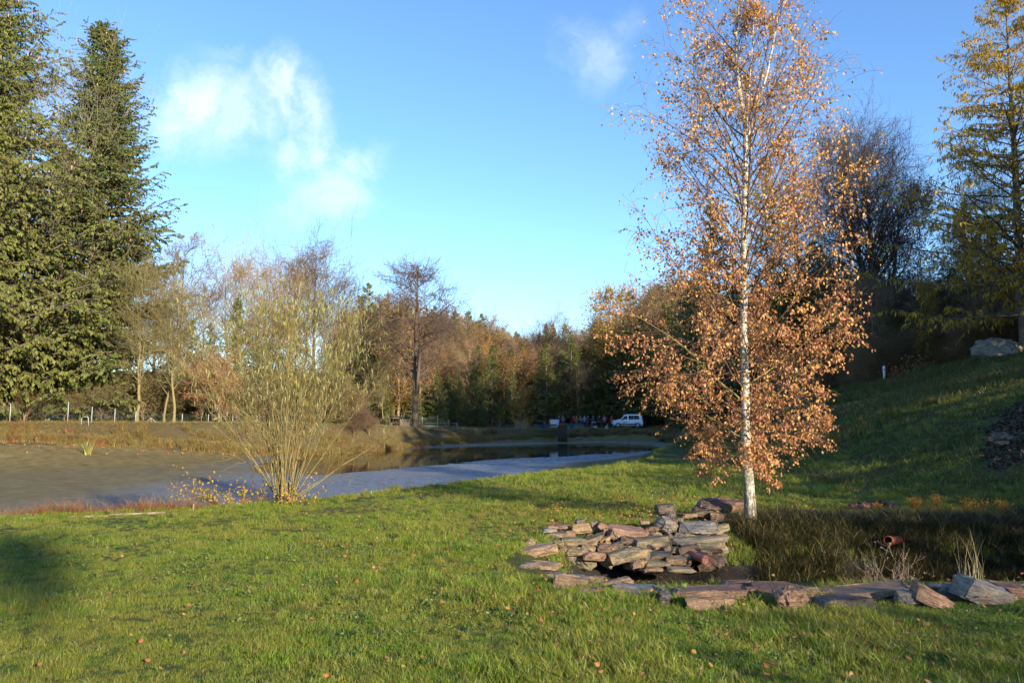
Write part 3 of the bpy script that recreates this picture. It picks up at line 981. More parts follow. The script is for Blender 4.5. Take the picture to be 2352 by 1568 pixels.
LB = {'bare': 'bare tree of the far wood', 'spruce': 'dark spruce of the far wood', 'oak': 'brown leaved tree of the far wood', 'larch': 'thin orange larch of the far wood'}
n = 0
for row, (D, dz, step) in enumerate(((113, 45, 20), (122, 22, 17), (134, 4, 15), (148, -2, 15))):
    px = 770 + row * 7
    while px < 1600:
        top = np.interp(px, [a for a, _ in sky_line], [b for _, b in sky_line]) + dz + rs.uniform(-14, 26)
        k = kinds[rs.randint(len(kinds))]
        kk = 'bare' if k.startswith('bare') else 'spruce' if k.startswith('spruce') else 'oak' if k.startswith('oak') else 'larch'
        put(k, px, top, D + rs.uniform(-4, 4), LB[kk] + ' ' + ('in front ' if row < 2 else 'at the back ') + zone(px), group={'bare': 'leafless trees behind the dam', 'spruce': 'spruces behind the dam', 'oak': 'brown leaved trees behind the dam', 'larch': 'orange larches behind the dam'}[kk], wide=rs.uniform(0.85, 1.15))
        px += step * rs.uniform(0.7, 1.3)
        n += 1
put('bare3', 1250, 722, 128, 'airy bare tree crown sticking up above the middle of the far wood')
for (px, top, D, w, lb) in ((1130, 795, 106, 1.1, 'dark spruce with a broad foot, left one of the pair beside the orange larch'),
                            (1175, 850, 107, 1.0, 'low dark spruce just left of the orange young larch'),
                            (1088, 832, 104, 1.0, 'dark spruce right of the net fence'),
                            (1255, 790, 108, 1.1, 'tall dark spruce just right of the orange young larch'),
                            (1312, 775, 110, 1.2, 'dark spruce behind the white water tank'),
                            (1365, 800, 111, 1.2, 'dark spruce behind the people'),
                            (1425, 770, 110, 1.2, 'dark spruce behind the white car'),
                            (1480, 740, 108, 1.1, 'dark spruce right of the white car'),
                            (1030, 860, 100, 1.0, 'young dark spruce right behind the net fence')):
    put('spruce_a', px, top, D, lb, wide=w)
for (px, top, D) in ((1070, 915, 99), (1110, 925, 99), (1100, 900, 101), (1330, 900, 109), (1270, 890, 108), (1400, 890, 112), (1450, 880, 112), (1500, 870, 108), (1560, 860, 96), (1150, 930, 104)):
    put('spruce_a', px, top, D, 'small dark spruce at the foot of the far wood ' + zone(px), group='small spruces along the dam', wide=1.35)
put('bare1', 1325, 830, 108, 'bare brown tree right above the blue tubs', wide=1.1)
put('larch_young', 1195, 878, 96.5, 'young larch glowing orange on the far bank', wide=1.15)
# right side
for (k, px, top, D, w, lb) in (
        ('birch_far', 1412, 662, 112, 1.0, 'yellowing birch left of the big birch crown above the white car'),
        ('spruce_b', 1450, 672, 114, 1.1, 'spruce behind the left part of the birch crown'),
        ('bare0', 1500, 640, 112, 1.0, 'bare tree behind the left side of the birch'),
        ('bare3', 1385, 745, 115, 1.0, 'thin bare tree at the left foot of the yellowing birch'),
        ('spruce_a', 1530, 700, 106, 1.3, 'dark spruce seen through the left side of the birch'),
        ('spruce_a', 1640, 478, 64, 0.95, 'pointed dark spruce rising left of the birch trunk'),
        ('spruce_a', 1590, 650, 72, 1.1, 'dark spruce left of the pointed one behind the birch'),
        ('spruce_b', 1690, 600, 68, 1.3, 'dark spruce directly behind the birch trunk'),
        ('spruce_a', 1745, 640, 66, 1.2, 'dark spruce right of the birch trunk'),
        ('spruce_a', 1810, 620, 64, 1.2, 'dark spruce below the two pale larches'),
        ('spruce_b', 1880, 560, 62, 1.4, 'dark spruce seen between birch and bare linden'),
        ('larch', 1772, 365, 66, 0.75, 'slim yellow larch just right of the birch trunk'),
        ('larch_thin', 1840, 345, 68, 1.2, 'thin orange larch between the slim larch and the linden'),
        ('bare0', 1895, 420, 64, 0.7, 'bare purple twigged tree left of the linden'),
        ('linden', 2022, 270, 53, 0.85, 'big dark bare linden with an oval crown on the hill'),
        ('birch_far', 2132, 425, 54, 0.6, 'slim grey tree just right of the linden'),
        ('bare0', 2185, 600, 52, 0.8, 'bare tree between the linden and the yellow larch'),
        ('bare3', 2290, 400, 42, 0.85, 'big bare tree reaching out left of the yellow larch'),
        ('spruce_b', 2235, 470, 50, 1.0, 'reddish dark spruce behind the big bare tree'),
        ('oak_leafy', 2250, 540, 52, 0.7, 'brown tree beside the reddish dark spruce'),
        ('larch', 2362, -25, 36, 1.35, 'tall yellow green larch at the right edge of the photo'),
        ('birch_far', 2130, 640, 44, 0.55, 'small birch with golden hanging leaves at the edge of the wood'),
        ('bare1', 2210, 690, 44, 0.8, 'crooked bare birch leaning at the edge of the hill')):
    mats = None
    if k == 'birch_far' and px == 2132:
        mats = {'leaves': L_brown}
    put(k, px, top, D, lb, wide=w, mats=mats)
i = 0
for D in (50, 56, 63, 71, 80):
    for px in range(1560, 2700, 44):
        jx = px + rs.uniform(-20, 20)
        top = np.interp(jx, [1500, 1600, 1700, 1800, 1900, 2050, 2150, 2300, 2700], [790, 690, 650, 640, 600, 640, 650, 620, 500]) + rs.uniform(-10, 70)
        dmin = np.interp(jx, [1500, 1700, 1800, 1900, 2000, 2100, 2300, 2700], [95, 78, 68, 58, 50, 48, 46, 44])
        if D < dmin:
            continue
        k = ['spruce_a', 'spruce_b', 'bare0', 'bare2', 'spruce_a', 'bare1'][rs.randint(6)]
        sp_ = k.startswith('spruce')
        put(k, jx, top, D + rs.uniform(-2, 2), ('shaded dark spruce of the hill wood ' if sp_ else 'shaded leafless tree of the hill wood ') + zone(jx),
            group='spruces behind the hill' if sp_ else 'leafless trees behind the hill', wide=rs.uniform(1.0, 1.4))
for px in range(1620, 2500, 30):
    D = float(np.interp(px, [1600, 1700, 1800, 1900, 2000, 2100, 2300, 2500], [84, 66, 57, 50, 46.5, 44.5, 41.5, 40])) + rs.uniform(0, 2)
    zt = np.interp(px, [1600, 1800, 1900, 2000, 2100, 2200, 2352, 2500], [930, 860, 820, 790, 760, 735, 700, 650]) + rs.uniform(-15, 20)
    put('shrub_bare', px, zt, D, 'leafless brushwood bush on the hill edge ' + zone(px), cat='bush', group='brushwood along the hill', wide=1.3, name='brushwood_bush')

# unseen trees beside and behind the camera: hill wood and trees added for shade
for (x, y, H, k) in SHADERS:
    put(k, 0, 0, y, 'unseen tree placed beside the viewer to cast shade', x=x, H=H, group='unseen hill wood and trees added for shade', wide=1.5 if k != 'shade_pine' else 0.62)


# ------------------------------------------------------------------ the birch
BD = 11.8
bb = at(1722, 1197, BD)
birch = thing('birch_tree', 'white barked birch covered in coppery leaves at the end of the stacked stones', 'tree', (bb[0], bb[1], gz(bb[0], bb[1]) - 0.03))
bl = np.array(birch.location)
tp = np.array([at(px, py, BD + dy) for px, py, dy in ((1722, 1200, 0), (1721, 1150, 0), (1717, 1060, 0), (1713, 980, 0), (1711, 880, 0), (1709, 760, 0), (1708, 620, 0), (1710, 480, 0), (1712, 370, 0), (1713, 300, 0))]) - bl
tp[0, 2] = -0.08
lead = np.array([at(px, py, BD) for px, py in ((1713, 300), (1702, 230), (1692, 150), (1690, 70), (1700, 0), (1702, -80), (1698, -160))]) - bl
lead2 = np.array([at(px, py, BD + .1) for px, py in ((1713, 330), (1735, 255), (1762, 170), (1778, 90), (1790, 10), (1800, -70))]) - bl
lead3 = np.array([at(px, py, BD - .25) for px, py in ((1711, 390), (1716, 280), (1722, 190), (1728, 100), (1733, 20), (1738, -60))]) - bl


def resample(P, m):
    s = np.concatenate([[0], np.cumsum(np.linalg.norm(np.diff(P, axis=0), axis=1))])
    q = np.linspace(0, s[-1], m)
    return np.stack([np.interp(q, s, P[:, i]) for i in range(3)], -1), q / s[-1]


g = Geo()
P_, q = resample(tp, 40)
P_[:, 0] += 0.006 * np.sin(q * 23)
rad = np.interp(q, [0, .03, .10, .25, 1], [0.118, 0.095, 0.078, 0.065, 0.033])
V, F4 = tubes(P_[None], rad[None], 14)
Vn = V.reshape(40, 14, 3)
cen = P_[:, None]
nz = 1 + 0.05 * np.sin(np.arange(14) * 2.1)[None] * np.linspace(1, 0.2, 40)[:, None] + 0.03 * rs.randn(40, 14) * np.linspace(1, .3, 40)[:, None]
Vn = cen + (Vn - cen) * nz[..., None]
g.add(Vn.reshape(-1, 3), F4)
part('trunk', g, B_birch, birch, True)
stems = []
for ld, r0 in ((lead, 0.034), (lead2, 0.024), (lead3, 0.014)):
    P2, q = resample(ld, 16)
    rr = r0 * (1 - 0.75 * q)
    part('leader', Geo().add(*tubes(P2[None], rr[None], 8)), B_birch, birch, True)
    stems.append((P2, rr))
Pt, _ = resample(tp, 16)
Wz = lambda z: np.interp(z, [0.6, 1.1, 1.5, 1.9, 2.4, 3.2, 4.2, 5.2, 6.2, 7.2, 8.0, 9.2], [0.8, 1.08, 1.42, 1.68, 1.85, 1.9, 1.9, 1.84, 1.72, 1.58, 1.25, 0.3])
B1, BR = [], []
nb = 92
for i in range(nb):
    f = (i + rs.rand() * 0.8) / nb
    z0 = 0.72 + f ** 1.12 * 7.1
    el = R(np.interp(z0, [0.7, 1.5, 3, 5, 7.5], [12, 24, 36, 46, 55]) + rs.randn() * 8)
    az = i * 2.399 + rs.randn() * 0.3
    src = Pt if z0 < tp[-1, 2] else (stems[rs.choice([0, 0, 1, 1, 2])][0])
    p0 = np.array([np.interp(z0, src[:, 2], src[:, k]) for k in range(3)])
    # length so that the tip ends on the crown's outline
    L = 1.0
    for _ in range(6):
        L = Wz(z0 + L * math.sin(el)) / math.cos(el) * 0.98
        L = min(L, 3.3)
    L *= rs.choice([1.0, 0.95, 0.8, 0.62])
    m = 10
    d = np.array([math.cos(az) * math.cos(el), math.sin(az) * math.cos(el), math.sin(el)])
    P2 = [p0]
    upb = 0.10 if z0 > 2.4 else 0.03
    for j in range(m - 1):
        s = j / (m - 1)
        d = unit(d + np.array([0, 0, upb - (0.20 if z0 < 4 else 0.12) * s]) * 0.55 + rs.randn(3) * 0.07)
        P2.append(P2[-1] + d * L / (m - 1))
    P2 = np.array(P2)
    r0 = np.interp(L, [0.5, 3.3], [0.007, 0.021])
    rr = r0 * (1 - np.linspace(0, 1, m) * 0.82)
    B1.append(P2)
    BR.append(rr)
    o = part('branch', Geo().add(*tubes(P2[None], rr[None], 5)), B_mossy if z0 < 2.3 and i % 2 else B_twig, birch, True)
B1, BR = np.array(B1), np.array(BR)
g = Geo()
T2, R2 = kids(B1, BR, 13, 0.12, 1.0, 0.34, (25, 55), -0.02, 6, 0.12, 0.5, 0.35, shape=lambda t: 1.25 - 0.6 * t, rmin=0.0026)
g.add(*tubes(T2, R2, 3))
T3, R3 = kids(T2, R2, 5, 0.15, 1.0, 0.55, (25, 60), -0.30, 4, 0.16, 0.6, 0.5, rmin=0.0024)
g.add(*tubes(T3, R3, 3))
part('twigs', g, B_twig, birch, kind='stuff')
# leaves hang from the twigs, dense below, sparse above
allp = np.concatenate([T3.reshape(-1, 3), T2[:, 2:].reshape(-1, 3)])
dens = np.interp(allp[:, 2], [0.3, 1.0, 1.5, 2.9, 4.0, 5.2, 6.5, 9], [0.12, 0.45, 1.0, 1.05, 0.85, 0.55, 0.48, 0.5])
rad_ = np.hypot(allp[:, 0], allp[:, 1]) / Wz(allp[:, 2])
dens = dens * np.interp(rad_, [0, 0.25, 0.6, 1.0], [0.25, 0.6, 1.0, 1.0])
dens = dens * (0.3 + 1.0 * (vnoise(allp[:, 0] + 1.3 * allp[:, 2], allp[:, 1] + 0.9 * allp[:, 2], 0.30, 71) > -0.05))
NL = 30000
pick = rs.choice(len(allp), NL, p=dens / dens.sum())
pos = allp[pick] + rs.randn(NL, 3) * 0.022
# the low left side of the crown is open
wp = pos + bl
sxp, syp = CX + F * wp[:, 0] / wp[:, 1], 950 - F * (wp[:, 2] - 1.6) / wp[:, 1]
low_open = (sxp < 1484) & (syp > 947) & (syp < 1040)
pos, NL = pos[~low_open], int((~low_open).sum())
dn = unit(rs.randn(NL, 3) * 0.55 + np.array([0, 0, -1.0]))
hang_ = 0.012 + 0.012 * rs.rand(NL, 1)
pos = pos + dn * hang_
size = 0.032 + 0.022 * rs.rand(NL)


def birch_leaf(pos, d, size):
    """ovate pointed leaf, two folded halves of three triangles"""
    d = unit(d)
    s = unit(np.cross(d, unit(rs.randn(len(pos), 3))))
    nn = np.cross(d, s)
    sz = size[:, None]
    cup = (rs.rand(len(pos), 1) - 0.35) * 0.5
    a = pos
    l1 = pos + d * sz * 0.25 + s * sz * 0.34 + nn * sz * 0.12
    l2 = pos + d * sz * 0.60 + s * sz * 0.27 + nn * sz * (0.08 + 0.1 * cup)
    tip = pos + d * sz + nn * sz * 0.25 * cup
    r1 = pos + d * sz * 0.25 - s * sz * 0.34 + nn * sz * 0.12
    r2 = pos + d * sz * 0.60 - s * sz * 0.27 + nn * sz * (0.08 + 0.1 * cup)
    V = np.stack([a, l1, l2, tip, r2, r1], 1)
    b_ = np.arange(len(pos))[:, None] * 6
    return V.reshape(-1, 3), np.concatenate([b_ + [0, 1, 2, 3], b_ + [0, 3, 4, 5]])


# the three hundred leaves nearest the viewer are leaves of their own
camloc = CAM - bl
dist = np.linalg.norm(pos - camloc, axis=1) / size
near = np.argsort(dist)[:300]
rest = np.setdiff1d(np.arange(NL), near)
hi = rest[pos[rest, 2] > 4.4 + rs.randn(len(rest)) * 0.7]
lo = np.setdiff1d(rest, hi)
part('foliage', Geo().add(*birch_leaf(pos[lo], dn[lo], size[lo])), L_birch, birch, kind='stuff')
part('upper_foliage', Geo().add(*birch_leaf(pos[hi], dn[hi], size[hi])), L_birch_up, birch, kind='stuff')
L_single = leafmat('single_birch_leaf', [(0.36, 0.16, 0.08), (0.56, 0.27, 0.13), (0.68, 0.38, 0.19), (0.66, 0.42, 0.08), (0.50, 0.23, 0.11)], 0.38, 0.45, objrand=1.0)
lm = []
for k in range(6):
    lm.append(Geo().add(*birch_leaf(np.zeros((1, 3)), np.array([[0, 0, -1.0]]), np.array([0.052]))).mesh('leaf', L_single))
for i in near:
    o = link('leaf', lm[i % 6], birch, pos[i])
    o.rotation_euler = Vector(dn[i]).to_track_quat('-Z', 'Y').to_euler()
    o.rotation_euler.rotate_axis('Z', rs.rand() * 6.28)
    o.scale = (size[i] / 0.052,) * 3

# ------------------------------------------------------------------ the willow and the yellow shrub on the near shore
WD = 14.9
wb = at(650, 1150, WD)
wx, wy = wb[0], wb[1] + 0.1
wz = gz(wx, wy)
willow = thing('willow_shrub', 'tall many stemmed willow with hanging narrow leaves on the near shore', 'shrub', (wx, wy, wz - 0.05))
willow.scale = (0.8, 0.8, 1.0)
S, SR = [], []
for i in range(52):
    az = rs.rand() * 6.28
    tilt = abs(rs.randn()) * 0.17 + 0.02 if i % 3 else 0.2 + 0.33 * rs.rand()
    L = (4.7 - 2.4 * tilt) * (0.72 + 0.4 * rs.rand())
    d = np.array([math.cos(az) * math.sin(tilt), math.sin(az) * math.sin(tilt), math.cos(tilt)])
    P2 = [np.array([math.cos(az) * 0.24 * rs.rand(), math.sin(az) * 0.2 * rs.rand(), 0.0]) - d * 0.05]
    for j in range(11):
        d = unit(d + np.array([math.cos(az), math.sin(az), 0]) * 0.018 + rs.randn(3) * 0.075)
        P2.append(P2[-1] + d * L / 11)
    S.append(P2)
    r0 = 0.006 + 0.009 * rs.rand()
    SR.append(r0 * (1 - np.linspace(0, 1, 12) * 0.85))
# a few long boughs that lean out to the right and the left over the pond
for ex, L, el in ((1, 3.0, 42), (1, 2.6, 25), (1, 2.8, 33), (-1, 3.6, 52), (-1, 3.0, 45), (1, 3.4, 55), (-1, 3.9, 62)):
    d = unit(np.array([ex * math.cos(R(el)), -0.1 * rs.randn(), math.sin(R(el))]))
    P2 = [np.array([0.1 * ex, 0, 0.1])]
    for j in range(11):
        d = unit(d + np.array([0, 0, 0.02 - 0.05 * j / 11]) + rs.randn(3) * 0.04)
        P2.append(P2[-1] + d * L / 11)
    S.append(P2)
    SR.append(0.012 * (1 - np.linspace(0, 1, 12) * 0.85))
S, SR = np.array(S), np.array(SR)
for i in range(len(S)):
    part('stem', Geo().add(*tubes(S[i:i + 1], SR[i:i + 1], 5)), B_willow, willow, True)
W2, WR2 = kids(S, SR, 10, 0.28, 0.98, 0.26, (15, 40), 0.2, 6, 0.08, 0.5, 0.35, rmin=0.0048)
W3, WR3 = kids(W2, WR2, 3, 0.2, 0.95, 0.55, (20, 50), 0.1, 4, 0.12, 0.6, 0.5, rmin=0.0035)
part('twigs', Geo().add(*tubes(W2, WR2, 3)).add(*tubes(W3, WR3, 3)), B_willow, willow, kind='stuff')
tips = np.concatenate([W3[:, 1:].reshape(-1, 3), W2[:, 2:].reshape(-1, 3), S[:, 8:].reshape(-1, 3)])
pick0 = None
tips = tips[tips[:, 2] < 4.3]
pz = np.clip((tips[:, 2] - 1.2) / 3.0, 0.02, 1)
NW = 9500
pick = rs.choice(len(tips), NW, p=pz / pz.sum())
clus = vnoise(tips[pick, 0] + tips[pick, 1] * 3, tips[pick, 2], 0.28, 12)
pick = pick[clus > 0.0]
pos = tips[pick] + rs.randn(len(pick), 3) * 0.025
dn = unit(rs.randn(len(pick), 3) * 0.35 + np.array([0, 0, -0.9]))
part('foliage', Geo().add(*leaves(pos, dn, 0.08 + 0.08 * rs.rand(len(pick)), 0.07, 0.03)), L_willow, willow, kind='stuff')

ys = thing('yellow_shrub', 'low shrub with round yellow leaves spreading left from the foot of the willow', 'shrub', (wx - 0.9, wy + 0.05, gz(wx - .9, wy) - 0.05))
S2 = []
for i in range(46):
    az = rs.rand() * 6.28
    bx = rs.uniform(-0.35, 1.35)
    el = R(rs.uniform(18, 75))
    L = rs.uniform(0.35, 0.95)
    if i < 9:
        az, el, L, bx = math.pi + rs.randn() * 0.3, R(rs.uniform(12, 45)), rs.uniform(0.9, 1.35), rs.uniform(-0.3, 0.3)
    d = np.array([math.cos(az) * math.cos(el), math.sin(az) * math.cos(el), math.sin(el)])
    P2 = [np.array([bx, rs.randn() * 0.12, 0])]
    for j in range(7):
        d = unit(d + rs.randn(3) * 0.10)
        P2.append(P2[-1] + d * L / 7)
    S2.append(P2)
S2 = np.array(S2)
SR2 = np.tile(np.linspace(0.006, 0.002, 8), (len(S2), 1))
for i in range(len(S2)):
    part('stem', Geo().add(*tubes(S2[i:i + 1], SR2[i:i + 1], 4)), B_twig, ys)
Y2, YR2 = kids(S2, SR2, 5, 0.2, 1.0, 0.35, (30, 60), 0.1, 4, 0.15, 0.6, 0.5, rmin=0.0018)
part('twigs', Geo().add(*tubes(Y2, YR2, 3)), B_twig, ys, kind='stuff')
pp = np.concatenate([Y2.reshape(-1, 3), S2[:, 3:].reshape(-1, 3)])
pick = rs.choice(len(pp), 1800)
part('foliage', Geo().add(*birch_leaf(pp[pick] + rs.randn(1800, 3) * 0.02, unit(rs.randn(1800, 3) + [0, 0, -.2]), 0.03 + 0.025 * rs.rand(1800))), L_yellow, ys, kind='stuff')


# ------------------------------------------------------------------ stones
m, t = new_mat('stone')
oi = t.n('ShaderNodeObjectInfo')
tc = t.n('ShaderNodeTexCoord').outputs['Object']
off = t.n('ShaderNodeVectorMath', {'operation': 'ADD'})
t.set(off.inputs[0], tc)
t.set(off.inputs[1], t.n('ShaderNodeCombineXYZ', None, X=t.math('MULTIPLY', oi.outputs['Random'], 37.0), Y=oi.outputs['Random']))
O = off.outputs[0]
strata = t.noise(t.scalevec(O, (2.5, 2.5, 22)), 2.0, 7, 0.65)
spk = t.noise(O, 34, 6, 0.75)
stn = t.noise(O, 5, 6, 0.65)
lich = t.noise(O, 9, 6, 0.7)


def vscale(v, f):
    nd = t.n('ShaderNodeVectorMath', {'operation': 'SCALE'})
    t.set(nd.inputs[0], v)
    t.set(nd.inputs['Scale'], f)
    return nd.outputs[0]


c = vscale(oi.outputs['Color'], t.maprange(strata, 0.3, 0.7, 0.5, 1.35))
c = vscale(c, t.maprange(spk, 0.3, 0.7, 0.6, 1.35))
c = t.mix(t.maprange(stn, 0.52, 0.66, 0, 0.7), c, vscale(t.mix(0.5, oi.outputs['Color'], (0.22, 0.12, 0.07)), 0.9))
c = t.mix(t.maprange(lich, 0.56, 0.66, 0, 0.55), c, (0.15, 0.14, 0.08))
on = t.n('ShaderNodeSeparateXYZ', None, i0=t.n('ShaderNodeTexCoord').outputs['Normal'])
brk = t.math('MULTIPLY', t.maprange(on.outputs[2], 0.75, 0.35), t.maprange(stn, 0.35, 0.6, 0.1, 0.5))
c = t.mix(brk, c, vscale(vscale(t.mix(0.55, oi.outputs['Color'], (0.42, 0.27, 0.145)), t.maprange(strata, 0.3, 0.7, 0.55, 1.35)), t.maprange(spk, 0.3, 0.7, 0.7, 1.3)))
b = t.n('ShaderNodeBsdfPrincipled', None, Base_Color=c, Roughness=t.maprange(stn, 0.3, 0.7, 0.38, 0.75))
hh = t.math('ADD', t.math('MULTIPLY', strata, 1.0), t.math('MULTIPLY', spk, 0.5))
t.set(b.inputs['Normal'], t.n('ShaderNodeBump', None, Strength=1.0, Distance=0.03, Height=hh))
finish(t, b)
M_stone = m
SC = {'t': (0.38, 0.255, 0.145), 'b': (0.26, 0.165, 0.105), 'g': (0.22, 0.20, 0.185), 'l': (0.16, 0.168, 0.18), 'o': (0.25, 0.215, 0.13), 'p': (0.215, 0.12, 0.085),
      'd': (0.075, 0.07, 0.075), 'r': (0.32, 0.18, 0.12), 'w': (0.29, 0.28, 0.26), 'e': (0.21, 0.19, 0.15)}


def stone_mesh(w_, d_, h_, kind=0, name='stone'):
    """angular broken block: hull of points near a box, edges worn, faces broken up"""
    bm = bmesh.new()
    pts = []
    for sx in (-1, 1):
        for sy in (-1, 1):
            for sz in (-1, 1):
                j = 0.27 if kind == 0 else 0.34
                k = 1 - abs(rs.randn()) * j
                pts.append((sx * w_ / 2 * (1 - abs(rs.randn()) * j), sy * d_ / 2 * (1 - abs(rs.randn()) * j), sz * h_ / 2 * (1 - abs(rs.randn()) * j * 0.6)))
    for _ in range(9 if kind == 0 else 13 if kind == 1 else 45):
        v = rs.randn(3)
        v /= np.abs(v).max() if kind == 0 else np.linalg.norm(v) * (0.86 if kind == 1 else 0.95)
        if kind == 2 and _ == 0:
            pts.clear()
        pts.append((v[0] * w_ / 2, v[1] * d_ / 2, v[2] * h_ / 2 * (0.96 if kind == 0 else 1)))
    vs = [bm.verts.new(p) for p in pts]
    bmesh.ops.convex_hull(bm, input=vs)
    bmesh.ops.delete(bm, geom=[v for v in bm.verts if not v.link_faces], context='VERTS')
    sm = min(w_, d_, h_)
    bmesh.ops.dissolve_limit(bm, angle_limit=R(9), verts=bm.verts, edges=bm.edges)
    bmesh.ops.bevel(bm, geom=list(bm.edges), offset=sm * (0.05 if kind == 0 else 0.09), segments=2, affect='EDGES', profile=0.6)
    bmesh.ops.triangulate(bm, faces=bm.faces)
    long_ = [e for e in bm.edges if e.calc_length() > max(w_, d_) * 0.22]
    bmesh.ops.subdivide_edges(bm, edges=long_, cuts=1)
    bmesh.ops.triangulate(bm, faces=bm.faces)
    for v in bm.verts:
        v.co += Vector(rs.randn(3) * sm * 0.035)
    me = bpy.data.meshes.new(name)
    bm.to_mesh(me)
    bm.free()
    me.materials.append(M_stone)
    return me


Z4, Z5, Z6 = (1700, 1700, 4.704), (2150, 1700, 4.48), (2400, 1500, 2.227)
